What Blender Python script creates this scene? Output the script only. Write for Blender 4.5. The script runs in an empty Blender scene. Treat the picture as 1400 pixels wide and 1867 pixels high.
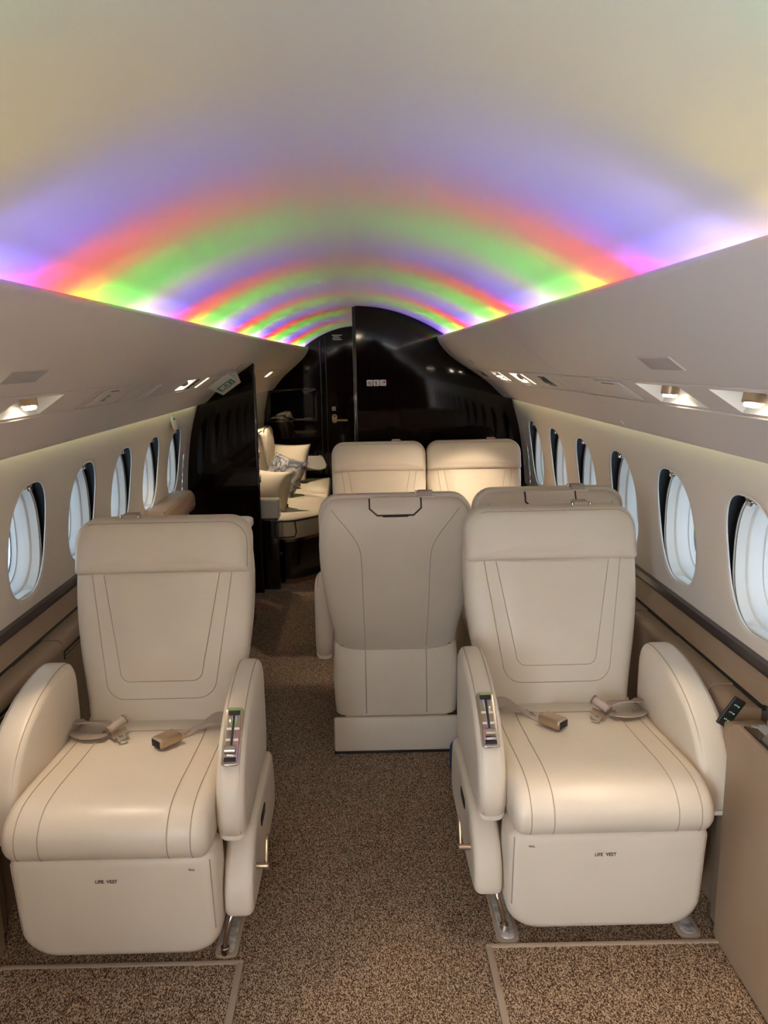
import bpy, bmesh, math, random
from math import sin, cos, pi, radians, sqrt
from mathutils import Vector, Matrix, Euler
random.seed(7)
SC = bpy.context.scene
COL = SC.collection
# ------------------------------------------------------------------ camera
F, PX, PY = 1400.0, 665.0, 933.0
CAMP = Vector((0.035, 0.0, 1.50))
PITCH, YAW, ROLL = radians(11.158), radians(0.169), radians(1.2)
fw = Vector((sin(YAW)*cos(PITCH), cos(YAW)*cos(PITCH), -sin(PITCH)))
r0 = Vector((cos(YAW), -sin(YAW), 0)); u0 = r0.cross(fw)
rt = r0*cos(ROLL) - u0*sin(ROLL); up = u0*cos(ROLL) + r0*sin(ROLL)
cam = bpy.data.cameras.new('camera'); cam_o = bpy.data.objects.new('camera', cam); COL.objects.link(cam_o)
cam_o.matrix_world = Matrix(((rt.x, up.x, -fw.x, CAMP.x), (rt.y, up.y, -fw.y, CAMP.y), (rt.z, up.z, -fw.z, CAMP.z), (0, 0, 0, 1)))
cam.sensor_fit = 'VERTICAL'; cam.sensor_height = 24.0; cam.sensor_width = 24.0*1400/1867
cam.lens = 24.0*F/1867.0
cam.shift_x = (700.0-PX)/1867.0; cam.shift_y = (PY-933.5)/1867.0
cam.clip_start = 0.02
SC.camera = cam_o
# ------------------------------------------------------------------ world, exposure
SKY_STRENGTH = 13.0
COVE_POWER = 0.42
LAMP_POWER = 1.3
wd = bpy.data.worlds.new('sky'); SC.world = wd; wd.use_nodes = True
nt = wd.node_tree; nt.nodes.clear()
wo = nt.nodes.new('ShaderNodeOutputWorld'); bg = nt.nodes.new('ShaderNodeBackground')
tc = nt.nodes.new('ShaderNodeTexCoord'); sx = nt.nodes.new('ShaderNodeSeparateXYZ'); rp = nt.nodes.new('ShaderNodeValToRGB')
nt.links.new(tc.outputs['Generated'], sx.inputs[0]); nt.links.new(sx.outputs['Z'], rp.inputs[0])
rp.color_ramp.elements[0].position = 0.0; rp.color_ramp.elements[0].color = (0.93, 0.96, 1.0, 1)
rp.color_ramp.elements[1].position = 0.6; rp.color_ramp.elements[1].color = (0.50, 0.72, 1.0, 1)
nt.links.new(rp.outputs[0], bg.inputs[0]); bg.inputs[1].default_value = SKY_STRENGTH
nt.links.new(bg.outputs[0], wo.inputs[0])
vs = SC.view_settings
vs.view_transform = 'Standard'; vs.look = 'None'; vs.gamma = 1.0; vs.use_curve_mapping = False
vs.exposure = 1.3
SC.cycles.use_denoising = True
SC.cycles.max_bounces = 7; SC.cycles.diffuse_bounces = 4; SC.cycles.glossy_bounces = 3; SC.cycles.transparent_max_bounces = 12
SC.cycles.sample_clamp_indirect = 6.0; SC.cycles.blur_glossy = 0.3
SC.cycles.caustics_reflective = False; SC.cycles.caustics_refractive = False

# ------------------------------------------------------------------ helpers: materials
MATS = {}
def mat(name, col, rough=0.5, metal=0.0, coat=0.0, spec=0.5, emit=None, estr=0.0, bump=None, var=None):
    """bump=(scale,strength,dist)  var=(scale,amount) slow colour drift"""
    m = bpy.data.materials.new(name); m.use_nodes = True
    n = m.node_tree.nodes; l = m.node_tree.links; b = n['Principled BSDF']
    b.inputs['Base Color'].default_value = (*col, 1); b.inputs['Roughness'].default_value = rough
    b.inputs['Metallic'].default_value = metal; b.inputs['Coat Weight'].default_value = coat
    b.inputs['Coat Roughness'].default_value = 0.03
    b.inputs['Specular IOR Level'].default_value = spec
    if emit:
        b.inputs['Emission Color'].default_value = (*emit, 1); b.inputs['Emission Strength'].default_value = estr
    t = n.new('ShaderNodeTexCoord')
    if var:
        no = n.new('ShaderNodeTexNoise'); no.inputs['Scale'].default_value = var[0]; no.inputs['Detail'].default_value = 3
        l.new(t.outputs['Object'], no.inputs['Vector'])
        r = n.new('ShaderNodeValToRGB')
        r.color_ramp.elements[0].position = 0.3; r.color_ramp.elements[1].position = 0.7
        r.color_ramp.elements[0].color = (*[c*(1-var[1]) for c in col], 1)
        r.color_ramp.elements[1].color = (*[min(1, c*(1+var[1])) for c in col], 1)
        l.new(no.outputs['Fac'], r.inputs[0]); l.new(r.outputs[0], b.inputs['Base Color'])
    if bump:
        vo = n.new('ShaderNodeTexNoise'); vo.inputs['Scale'].default_value = bump[0]; vo.inputs['Detail'].default_value = 4
        l.new(t.outputs['Object'], vo.inputs['Vector'])
        bp = n.new('ShaderNodeBump'); bp.inputs['Strength'].default_value = bump[1]; bp.inputs['Distance'].default_value = bump[2]
        l.new(vo.outputs['Fac'], bp.inputs['Height']); l.new(bp.outputs[0], b.inputs['Normal'])
    MATS[name] = m
    return m

M_leather = mat('cream_leather', (0.66, 0.575, 0.460), 0.42, bump=(420, 0.10, 0.002), var=(3, 0.04))
M_leather_c = mat('cream_leather_soft', (0.66, 0.572, 0.455), 0.38, bump=(9, 0.16, 0.02), var=(4, 0.05))
M_seam = mat('seam_thread', (0.40, 0.34, 0.27), 0.7)
M_sofa = mat('sofa_fabric', (0.62, 0.54, 0.41), 0.75, bump=(300, 0.15, 0.002), var=(5, 0.05))
M_pipe_dark = mat('dark_piping', (0.02, 0.016, 0.014), 0.5)
M_wall = mat('wall_liner', (0.71, 0.625, 0.53), 0.55, bump=(500, 0.06, 0.001))
M_over = mat('overhead_liner', (0.68, 0.59, 0.51), 0.5, bump=(500, 0.06, 0.001))
M_ceil = mat('ceiling_liner', (0.66, 0.63, 0.60), 0.6, bump=(260, 0.10, 0.002))
M_tan = mat('tan_leather', (0.30, 0.205, 0.13), 0.42, bump=(350, 0.12, 0.002), var=(4, 0.06))
M_reveal = mat('window_reveal_plastic', (0.72, 0.69, 0.62), 0.45)
M_black = mat('black_gap', (0.006, 0.006, 0.006), 0.6)
M_blackp = mat('black_plastic', (0.015, 0.015, 0.016), 0.35)
M_gloss_black = mat('gloss_black_lacquer', (0.008, 0.007, 0.007), 0.08, coat=1.0)
M_chrome = mat('brushed_nickel', (0.62, 0.54, 0.46), 0.18, metal=1.0)
M_chromeb = mat('polished_chrome', (0.72, 0.68, 0.64), 0.07, metal=1.0)
M_champ = mat('champagne_metal', (0.50, 0.38, 0.26), 0.32, metal=0.85)
M_belt = mat('belt_webbing', (0.42, 0.34, 0.28), 0.75, bump=(600, 0.3, 0.002))
M_trim = mat('dark_rail', (0.045, 0.033, 0.03), 0.3, coat=0.3)
M_screen = mat('tv_glass', (0.004, 0.006, 0.014), 0.05, coat=1.0)
M_white = mat('sticker_white', (0.75, 0.74, 0.72), 0.45)
M_red = mat('sticker_red', (0.5, 0.03, 0.03), 0.5)
M_ink = mat('ink_black', (0.015, 0.013, 0.012), 0.6)
M_green = mat('sign_green', (0.02, 0.16, 0.11), 0.5)
M_grey = mat('placard_grey', (0.42, 0.37, 0.34), 0.4)
M_bind = mat('carpet_binding', (0.36, 0.28, 0.21), 0.9, bump=(300, 0.4, 0.003))
M_rail = mat('worn_aluminium', (0.46, 0.43, 0.40), 0.45, metal=0.25, var=(45, 0.5))
M_blue = mat('blue_fabric', (0.01, 0.04, 0.16), 0.7)
M_panelw = mat('white_laminate', (0.70, 0.67, 0.62), 0.3)
M_lens = mat('lamp_lens', (1, 0.95, 0.85), 0.3, emit=(1.0, 0.86, 0.66), estr=30.0)
M_slot = mat('lit_slot_diffuser', (1, 0.95, 0.85), 0.4, emit=(1.0, 0.84, 0.60), estr=3.2)
M_icon = mat('panel_icon_green', (0.2, 0.5, 0.3), 0.5, emit=(0.35, 0.9, 0.5), estr=0.12)
M_apron = mat('snowy_apron', (0.80, 0.82, 0.85), 0.8, var=(0.6, 0.12))

def wood_mat():
    m = bpy.data.materials.new('ebony_gloss'); m.use_nodes = True
    n = m.node_tree.nodes; l = m.node_tree.links; b = n['Principled BSDF']
    t = n.new('ShaderNodeTexCoord'); mp = n.new('ShaderNodeMapping'); mp.inputs['Scale'].default_value = (60, 60, 1.2)
    no = n.new('ShaderNodeTexNoise'); no.inputs['Scale'].default_value = 1.0; no.inputs['Detail'].default_value = 5
    r = n.new('ShaderNodeValToRGB')
    r.color_ramp.elements[0].position = 0.35; r.color_ramp.elements[0].color = (0.003, 0.0017, 0.0012, 1)
    r.color_ramp.elements[1].position = 0.75; r.color_ramp.elements[1].color = (0.013, 0.006, 0.004, 1)
    l.new(t.outputs['Object'], mp.inputs[0]); l.new(mp.outputs[0], no.inputs['Vector']); l.new(no.outputs['Fac'], r.inputs[0])
    l.new(r.outputs[0], b.inputs['Base Color'])
    b.inputs['Roughness'].default_value = 0.05; b.inputs['Coat Weight'].default_value = 0.0
    b.inputs['Specular IOR Level'].default_value = 0.28
    return m
M_wood = wood_mat()

def carpet_mat():
    m = bpy.data.materials.new('tweed_carpet'); m.use_nodes = True
    n = m.node_tree.nodes; l = m.node_tree.links; b = n['Principled BSDF']
    t = n.new('ShaderNodeTexCoord')
    mp = n.new('ShaderNodeMapping'); mp.inputs['Rotation'].default_value = (0, 0, radians(38)); mp.inputs['Scale'].default_value = (1.0, 0.55, 1.0)
    l.new(t.outputs['Object'], mp.inputs[0])
    v = n.new('ShaderNodeTexVoronoi'); v.inputs['Scale'].default_value = 520; v.inputs['Randomness'].default_value = 0.85
    l.new(mp.outputs[0], v.inputs['Vector'])
    no = n.new('ShaderNodeTexNoise'); no.inputs['Scale'].default_value = 450; no.inputs['Detail'].default_value = 2
    l.new(mp.outputs[0], no.inputs['Vector'])
    mx = n.new('ShaderNodeMath'); mx.operation = 'ADD'
    sp = n.new('ShaderNodeSeparateColor'); l.new(v.outputs['Color'], sp.inputs[0])
    mu = n.new('ShaderNodeMath'); mu.operation = 'MULTIPLY'; mu.inputs[1].default_value = 0.55
    l.new(sp.outputs[0], mu.inputs[0]); l.new(mu.outputs[0], mx.inputs[0]); l.new(no.outputs['Fac'], mx.inputs[1])
    r = n.new('ShaderNodeValToRGB')
    e = r.color_ramp.elements
    e[0].position = 0.58; e[0].color = (0.045, 0.023, 0.012, 1); e[1].position = 0.98; e[1].color = (0.52, 0.385, 0.27, 1)
    k = e.new(0.76); k.color = (0.170, 0.108, 0.066, 1)
    l.new(mx.outputs[0], r.inputs[0]); l.new(r.outputs[0], b.inputs['Base Color'])
    b.inputs['Roughness'].default_value = 0.95; b.inputs['Specular IOR Level'].default_value = 0.1
    bp = n.new('ShaderNodeBump'); bp.inputs['Strength'].default_value = 0.6; bp.inputs['Distance'].default_value = 0.004
    l.new(mx.outputs[0], bp.inputs['Height']); l.new(bp.outputs[0], b.inputs['Normal'])
    return m
M_carpet = carpet_mat()

def marble_mat():
    m = bpy.data.materials.new('grey_marble'); m.use_nodes = True
    n = m.node_tree.nodes; l = m.node_tree.links; b = n['Principled BSDF']
    t = n.new('ShaderNodeTexCoord'); no = n.new('ShaderNodeTexNoise'); no.inputs['Scale'].default_value = 9; no.inputs['Detail'].default_value = 6
    no.inputs['Distortion'].default_value = 1.6
    r = n.new('ShaderNodeValToRGB'); e = r.color_ramp.elements
    e[0].position = 0.40; e[0].color = (0.05, 0.05, 0.055, 1); e[1].position = 0.53; e[1].color = (0.55, 0.54, 0.53, 1)
    k = e.new(0.47); k.color = (0.30, 0.30, 0.31, 1)
    l.new(t.outputs['Object'], no.inputs['Vector']); l.new(no.outputs['Fac'], r.inputs[0]); l.new(r.outputs[0], b.inputs['Base Color'])
    b.inputs['Roughness'].default_value = 0.06; b.inputs['Coat Weight'].default_value = 0.6
    return m
M_marble = marble_mat()

def camo_mat():
    m = bpy.data.materials.new('grey_print_fabric'); m.use_nodes = True
    n = m.node_tree.nodes; l = m.node_tree.links; b = n['Principled BSDF']
    t = n.new('ShaderNodeTexCoord'); no = n.new('ShaderNodeTexNoise'); no.inputs['Scale'].default_value = 11; no.inputs['Detail'].default_value = 2
    no.inputs['Distortion'].default_value = 2.2
    r = n.new('ShaderNodeValToRGB'); r.color_ramp.interpolation = 'CONSTANT'; e = r.color_ramp.elements
    e[0].position = 0.0; e[0].color = (0.07, 0.075, 0.085, 1); e[1].position = 0.44; e[1].color = (0.20, 0.20, 0.21, 1)
    k = e.new(0.54); k.color = (0.36, 0.34, 0.31, 1); k = e.new(0.63); k.color = (0.15, 0.155, 0.165, 1)
    l.new(t.outputs['Object'], no.inputs['Vector']); l.new(no.outputs['Fac'], r.inputs[0]); l.new(r.outputs[0], b.inputs['Base Color'])
    b.inputs['Roughness'].default_value = 0.8
    return m
M_camo = camo_mat()

def glass_mat():
    m = bpy.data.materials.new('window_glass'); m.use_nodes = True
    n = m.node_tree.nodes; l = m.node_tree.links; n.clear()
    o = n.new('ShaderNodeOutputMaterial'); tr = n.new('ShaderNodeBsdfTransparent'); gl = n.new('ShaderNodeBsdfGlossy')
    tr.inputs[0].default_value = (0.27, 0.275, 0.28, 1); gl.inputs['Roughness'].default_value = 0.02
    mx = n.new('ShaderNodeMixShader'); mx.inputs[0].default_value = 0.06
    l.new(tr.outputs[0], mx.inputs[1]); l.new(gl.outputs[0], mx.inputs[2]); l.new(mx.outputs[0], o.inputs[0])
    return m
M_glass = glass_mat()

# ------------------------------------------------------------------ helpers: objects and meshes
def tag(o, label=None, cat=None, group=None, kind=None):
    if label: o['label'] = label
    if cat: o['category'] = cat
    if group: o['group'] = group
    if kind: o['kind'] = kind
    return o
def empty(name, loc=(0, 0, 0), rz=0.0):
    o = bpy.data.objects.new(name, None); COL.objects.link(o); o.location = loc; o.rotation_euler = (0, 0, rz)
    o.empty_display_size = 0.05
    return o
def mesh(name, V, Fc, m, parent=None, smooth=True, sharp=None):
    me = bpy.data.meshes.new(name); me.from_pydata([tuple(v) for v in V], [], Fc); me.update()
    bm = bmesh.new(); bm.from_mesh(me); bmesh.ops.recalc_face_normals(bm, faces=bm.faces[:]); bm.to_mesh(me); bm.free()
    me.materials.append(m)
    if smooth:
        me.shade_smooth()
        if sharp: me.set_sharp_from_angle(angle=radians(sharp))
    o = bpy.data.objects.new(name, me); COL.objects.link(o)
    if parent: o.parent = parent
    return o
def bm_obj(name, bm, m, parent=None, smooth=True, sharp=35):
    me = bpy.data.meshes.new(name); bmesh.ops.recalc_face_normals(bm, faces=bm.faces[:]); bm.to_mesh(me); bm.free()
    me.materials.append(m)
    if smooth:
        me.shade_smooth(); me.set_sharp_from_angle(angle=radians(sharp))
    o = bpy.data.objects.new(name, me); COL.objects.link(o)
    if parent: o.parent = parent
    return o
def bm_box(bm, c, s, bev=0.0, seg=2, M=None):
    r = bmesh.ops.create_cube(bm, size=1.0); vs_ = r['verts']
    for v in vs_: v.co = Vector((v.co.x*s[0], v.co.y*s[1], v.co.z*s[2]))
    if bev > 0:
        es = list({e for v in vs_ for e in v.link_edges})
        rr = bmesh.ops.bevel(bm, geom=es, offset=bev, segments=seg, profile=0.5, affect='EDGES')
        vs_ = list({v for f in rr['faces'] for v in f.verts} | {v for v in vs_ if v.is_valid})
    for v in vs_:
        co = v.co.copy()
        if M is not None: co = M @ co
        v.co = co + Vector(c)
def box(name, c, s, m, parent=None, bev=0.004, seg=2, rot=None):
    bm = bmesh.new(); bm_box(bm, c, s, bev, seg, Euler(rot).to_matrix() if rot else None)
    return bm_obj(name, bm, m, parent)
def cyl(name, c, axis, r, h, m, parent=None, seg=20, r2=None, bev=0.0):
    """solid of revolution with lightly rounded ends"""
    ax = Vector(axis).normalized(); q = ax.to_track_quat('Z', 'Y').to_matrix()
    r2 = r if r2 is None else r2
    b = bev or min(r, h)*0.12
    prof = [(r-b, -h/2), (r, -h/2+b), (r2, h/2-b), (r2-b, h/2)]
    V, Fc = [], []
    for (rr, zz) in prof:
        for i in range(seg):
            a = 2*pi*i/seg; V.append(q @ Vector((rr*cos(a), rr*sin(a), zz)) + Vector(c))
    for k in range(3):
        for i in range(seg):
            j = (i+1) % seg; Fc.append((k*seg+i, k*seg+j, (k+1)*seg+j, (k+1)*seg+i))
    Fc.append(tuple(range(seg))[::-1]); Fc.append(tuple(range(3*seg, 4*seg)))
    return mesh(name, V, Fc, m, parent, True, 40)
def smooth_path(P, n=6, closed=False):
    """Catmull-Rom through P"""
    P = [Vector(p) for p in P]; out = []; L = len(P)
    rng = range(L if closed else L-1)
    for i in rng:
        if closed: a, b, c, d = P[i-1], P[i], P[(i+1) % L], P[(i+2) % L]
        else:
            b, c = P[i], P[i+1]; a = P[i-1] if i > 0 else b*2-c; d = P[i+2] if i+2 < L else c*2-b
        for k in range(n):
            t = k/n
            out.append(0.5*((2*b) + (c-a)*t + (2*a-5*b+4*c-d)*t*t + (3*b-a-3*c+d)*t**3))
    if not closed: out.append(P[-1])
    return out
def tube(name, P, r, m, parent=None, seg=6, closed=False):
    P = [Vector(p) for p in P]; V, Fc = [], []; L = len(P)
    prev = None
    for i in range(L):
        if closed: d = P[(i+1) % L]-P[i-1]
        else: d = P[min(i+1, L-1)]-P[max(i-1, 0)]
        if d.length < 1e-9: d = Vector((0, 0, 1))
        d.normalize()
        if prev is None: n1 = d.orthogonal().normalized()
        else:
            n1 = prev - d*prev.dot(d)
            n1 = n1.normalized() if n1.length > 1e-6 else d.orthogonal().normalized()
        prev = n1; n2 = d.cross(n1)
        for k in range(seg):
            a = 2*pi*k/seg; V.append(P[i] + n1*(r*cos(a)) + n2*(r*sin(a)))
    for i in range(L if closed else L-1):
        j = (i+1) % L
        for k in range(seg):
            q = (k+1) % seg; Fc.append((i*seg+k, i*seg+q, j*seg+q, j*seg+k))
    if not closed:
        Fc.append(tuple(range(seg))[::-1]); Fc.append(tuple(range((L-1)*seg, L*seg)))
    return mesh(name, V, Fc, m, parent)
def ribbon(name, P, W, wdir, th, m, parent=None):
    """flat strap of width W along P; wdir = width direction per point or one vector"""
    P = [Vector(p) for p in P]; V, Fc = [], []; L = len(P)
    for i, p in enumerate(P):
        w = Vector(wdir[i] if isinstance(wdir, list) else wdir).normalized()
        d = (P[min(i+1, L-1)]-P[max(i-1, 0)]).normalized(); nn = d.cross(w).normalized()
        for a, b in ((-1, -1), (1, -1), (1, 1), (-1, 1)): V.append(p + w*(a*W/2) + nn*(b*th/2))
    for i in range(L-1):
        for k in range(4): q = (k+1) % 4; Fc.append((i*4+k, i*4+q, i*4+4+q, i*4+4+k))
    Fc += [(3, 2, 1, 0), tuple(range(4*L-4, 4*L))]
    return mesh(name, V, Fc, m, parent, True, 40)
def rr2(hw, v0, v1, rb, rtp, n=6):
    """rounded rectangle outline in (u,v): bottom corner radius rb, top radius rtp"""
    P = []
    for cx_, cv, r, a0 in ((hw-rb, v0+rb, rb, -pi/2), (hw-rtp, v1-rtp, rtp, 0), (-hw+rtp, v1-rtp, rtp, pi/2), (-hw+rb, v0+rb, rb, pi)):
        for k in range(n+1):
            a = a0 + (pi/2)*k/n; P.append((cx_+r*cos(a), cv+r*sin(a)))
    return P
def pad(name, outline, T, r, fmap, m, parent=None, crown=0.0, double=False, steps=5, fill=4):
    """upholstered slab: outline in (u,v), height h 0..T with a rounded rim; fmap(u,v,h)->xyz"""
    us = [p[0] for p in outline]; vs2 = [p[1] for p in outline]
    cu, cv = (min(us)+max(us))/2, (min(vs2)+max(vs2))/2; hu, hv = (max(us)-min(us))/2, (max(vs2)-min(vs2))/2
    rings = []
    if double:
        for k in range(fill): rings.append(('c', (k+0.0)/fill if k else 0.03, 0, -1))
        for k in range(steps): a = pi/2*(1-k/steps); rings.append(('r', r*(1-cos(a)), r-r*sin(a), 0))
        rings.append(('r', 0, r, 0))
    else: rings.append(('r', 0, 0, 0))
    rings.append(('r', 0, T-r, 0))
    for k in range(1, steps+1): a = pi/2*k/steps; rings.append(('r', r*(1-cos(a)), T-r+r*sin(a), 0))
    for k in range(fill-1, -1, -1): rings.append(('c', k/fill if k else 0.03, T, 1))
    V, Fc = [], []; N = len(outline); su, sv = max(0.05, 1-r/hu), max(0.05, 1-r/hv)
    for kind, a, h, sg in rings:
        for (u, v) in outline:
            if kind == 'r': uu, vv, hh = cu+(u-cu)*(1-a/hu), cv+(v-cv)*(1-a/hv), h
            else: uu, vv, hh = cu+(u-cu)*su*a, cv+(v-cv)*sv*a, h+sg*crown*(1-a*a)
            V.append(fmap(uu, vv, hh))
    R = len(rings)
    for k in range(R-1):
        for i in range(N):
            j = (i+1) % N; Fc.append((k*N+i, k*N+j, (k+1)*N+j, (k+1)*N+i))
    Fc.append(tuple(range(N))[::-1]); Fc.append(tuple(range((R-1)*N, R*N)))
    return mesh(name, V, Fc, m, parent, True, 50)
def loft(name, rings, m, parent=None, caps=True, closed=True, sharp=50):
    V, Fc = [], []; N = len(rings[0])
    for rg in rings: V += [tuple(p) for p in rg]
    for k in range(len(rings)-1):
        for i in range(N if closed else N-1):
            j = (i+1) % N; Fc.append((k*N+i, k*N+j, (k+1)*N+j, (k+1)*N+i))
    if caps and closed: Fc.append(tuple(range(N))[::-1]); Fc.append(tuple(range((len(rings)-1)*N, len(rings)*N)))
    return mesh(name, V, Fc, m, parent, True, sharp)
def sp(x, e): return math.copysign(abs(x)**e, x)
def interp(tab, t):
    if t <= tab[0][0]: return tab[0][1]
    for (a, b), (c, d) in zip(tab, tab[1:]):
        if t <= c: return b+(d-b)*(t-a)/(c-a)
    return tab[-1][1]
def smooth_tab(tab, n=6):
    P = smooth_path([(a, b, 0) for a, b in tab], n); return [(p.x, p.y) for p in P]
def text_mesh(name, s, size, M, m, parent=None, bold=0.0):
    cu = bpy.data.curves.new('tmp_text', 'FONT'); cu.body = s; cu.size = size; cu.align_x = 'CENTER'; cu.align_y = 'CENTER'; cu.offset = bold
    cu.extrude = 0.0002
    o = bpy.data.objects.new('tmp_text', cu); COL.objects.link(o)
    dg = bpy.context.evaluated_depsgraph_get(); me = bpy.data.meshes.new_from_object(o.evaluated_get(dg))
    bpy.data.objects.remove(o); bpy.data.curves.remove(cu)
    me.transform(M); me.materials.clear(); me.materials.append(m); me.name = name
    o = bpy.data.objects.new(name, me); COL.objects.link(o)
    if parent: o.parent = parent
    return o
def frame(o, x, y):
    """matrix with local x axis = x, local y axis = y, origin o"""
    x = Vector(x).normalized(); y = Vector(y); y = (y-x*y.dot(x)).normalized(); z = x.cross(y)
    return Matrix(((x.x, y.x, z.x, o[0]), (x.y, y.y, z.y, o[1]), (x.z, y.z, z.z, o[2]), (0, 0, 0, 1)))
def flat(name, polys, M, th, m, parent=None):
    """thin plates (list of 2D polygons) on frame M, thickness th along +z"""
    V, Fc = [], []
    for P in polys:
        b = len(V); n = len(P)
        V += [M @ Vector((p[0], p[1], 0)) for p in P] + [M @ Vector((p[0], p[1], th)) for p in P]
        Fc.append(tuple(range(b, b+n))[::-1]); Fc.append(tuple(range(b+n, b+2*n)))
        for i in range(n): j = (i+1) % n; Fc.append((b+i, b+j, b+n+j, b+n+i))
    return mesh(name, V, Fc, m, parent, False)
def ring_poly(r1, r2, n=20):
    """ring as quads"""
    out = []
    for i in range(n):
        a, b = 2*pi*i/n, 2*pi*(i+1)/n
        out.append([(r1*cos(a), r1*sin(a)), (r2*cos(a), r2*sin(a)), (r2*cos(b), r2*sin(b)), (r1*cos(b), r1*sin(b))])
    return out
def rect(x0, y0, x1, y1): return [(x0, y0), (x1, y0), (x1, y1), (x0, y1)]
def frame_rects(w, h, t): return [rect(-w, -h, w, -h+t), rect(-w, h-t, w, h), rect(-w, -h+t, -w+t, h-t), rect(w-t, -h+t, w, h-t)]

# ================================================================== THE CABIN SHELL
Y0, YB, YE = -1.75, 4.90, 7.06            # forward end, mid bulkhead, aft end of lounge
WALLP = smooth_tab([(0.60, 1.092), (0.70, 1.090), (0.80, 1.083), (0.93, 1.068), (1.06, 1.046), (1.16, 1.020), (1.25, 0.992), (1.32, 0.966)])
def wallx(z): return interp(WALLP, z)
def taper(y):                              # the fuselage narrows aft of the mid bulkhead
    t = min(1, max(0, (y-YB)/(YE-YB))); return 1-0.21*t*(0.55+0.45*t)
def ceil_z(x): return 1.832 - x*x/1.77
PITCHW, W0 = 0.505, 1.962

floor_o = mesh('floor', [(-1.13, Y0, 0), (1.13, Y0, 0), (1.13, YE, 0), (-1.13, YE, 0), (-1.13, Y0, -.05), (1.13, Y0, -.05), (1.13, YE, -.05), (-1.13, YE, -.05)],
               [(0, 1, 2, 3), (4, 5, 6, 7), (0, 1, 5, 4), (1, 2, 6, 5), (2, 3, 7, 6), (3, 0, 4, 7)], M_carpet, smooth=False)
tag(floor_o, 'brown and beige tweed carpet covering the cabin floor', kind='structure')

def sweep(name, prof, ys, m, parent=None, sgn=1, zsc=False):
    rings = []
    for y in ys:
        k = taper(y); t = min(1, max(0, (y-YB)/(YE-YB)))
        rings.append([(sgn*x*k, y, 1.5+(z-1.5)*(1-0.10*t) if z > 1.5 else z) for x, z in prof])
    return loft(name, rings, m, parent, caps=False, closed=False)
YS_MAIN = [Y0, 0, 1, 2, 3, 4, YB]; YS_AFT = [YB+(YE-YB)*i/8 for i in range(9)]
cp = [(x/40*0.70, ceil_z(x/40*0.70)) for x in range(-40, 41)]
ceil_o = sweep('ceiling', cp, YS_MAIN[:-1]+YS_AFT, M_ceil)
tag(ceil_o, 'pale arched ceiling washed by rainbow coloured cove light', kind='structure')

def oval(a, b, n, K=56):
    return [(a*sp(cos(2*pi*i/K), 2/n), b*sp(sin(2*pi*i/K), 2/n)) for i in range(K)]
ZC, HA, HB, NO = 0.940, 0.146, 0.194, 2.5
def build_wall(sgn, side):
    V, Fc = [], []
    zlo, zhi = 0.60, 1.32
    zs = [zlo+(zhi-zlo)*i/14 for i in range(15)]
    def strip(y0, y1):
        b = len(V)
        for y in (y0, y1):
            for z in zs: V.append((sgn*wallx(z)*taper(y), y, z))
        for i in range(14): Fc.append((b+i, b+i+1, b+15+i+1, b+15+i))
    wins = []
    kmin, kmax = -5, 5
    if sgn > 0: strip(Y0, W0+PITCHW*kmin-PITCHW/2)
    for k in range(kmin, kmax+1):
        yc = W0+PITCHW*k; wins.append(yc); hw = PITCHW/2; K = 56
        inner = oval(HA, HB, NO, K); outer = []
        for i in range(K):
            a = 2*pi*i/K; dx, dz = cos(a), sin(a)
            sc = min(hw/abs(dx) if abs(dx) > 1e-6 else 9, ((zhi-ZC) if dz > 0 else (ZC-zlo))/abs(dz) if abs(dz) > 1e-6 else 9)
            outer.append([dx*sc, dz*sc])
        for cx_, cz_ in ((hw, zhi-ZC), (-hw, zhi-ZC), (hw, zlo-ZC), (-hw, zlo-ZC)):
            q = min(range(K), key=lambda i: (outer[i][0]-cx_)**2+(outer[i][1]-cz_)**2); outer[q] = [cx_, cz_]
        b = len(V); fr = (0, 0.03, 0.10, 0.3, 0.55, 0.8, 1)
        for f in fr:
            for (u, v), (p, q) in zip(inner, outer):
                yy, zz = u+(p-u)*f, v+(q-v)*f; z = ZC+zz
                V.append((sgn*(wallx(z)+(0.004 if f == 0 else 0)), yc+yy, z))
        for r in range(len(fr)-1):
            for i in range(K): j = (i+1) % K; Fc.append((b+r*K+i, b+r*K+j, b+(r+1)*K+j, b+(r+1)*K+i))
    strip(W0+PITCHW*kmax+PITCHW/2, YB)
    ylow = [Y0 if sgn > 0 else W0+PITCHW*kmin-PITCHW/2, 1, 2, 3, 4]+YS_AFT
    for p, q in zip(ylow, ylow[1:]):
        b = len(V); V.extend([(sgn*1.092*taper(p), p, .60), (sgn*1.092*taper(q), q, .60), (sgn*1.085*taper(q), q, 0.0), (sgn*1.085*taper(p), p, 0.0)]); Fc.append((b, b+1, b+2, b+3))
    ya = YS_AFT
    for p, q in zip(ya, ya[1:]): strip(p, q)
    o = mesh('wall_'+side, V, Fc, M_wall)
    tag(o, 'cream cabin side wall with a row of oval windows, %s of the aisle' % side, kind='structure')
    return wins
WINS = build_wall(-1, 'left'); build_wall(1, 'right')

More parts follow.
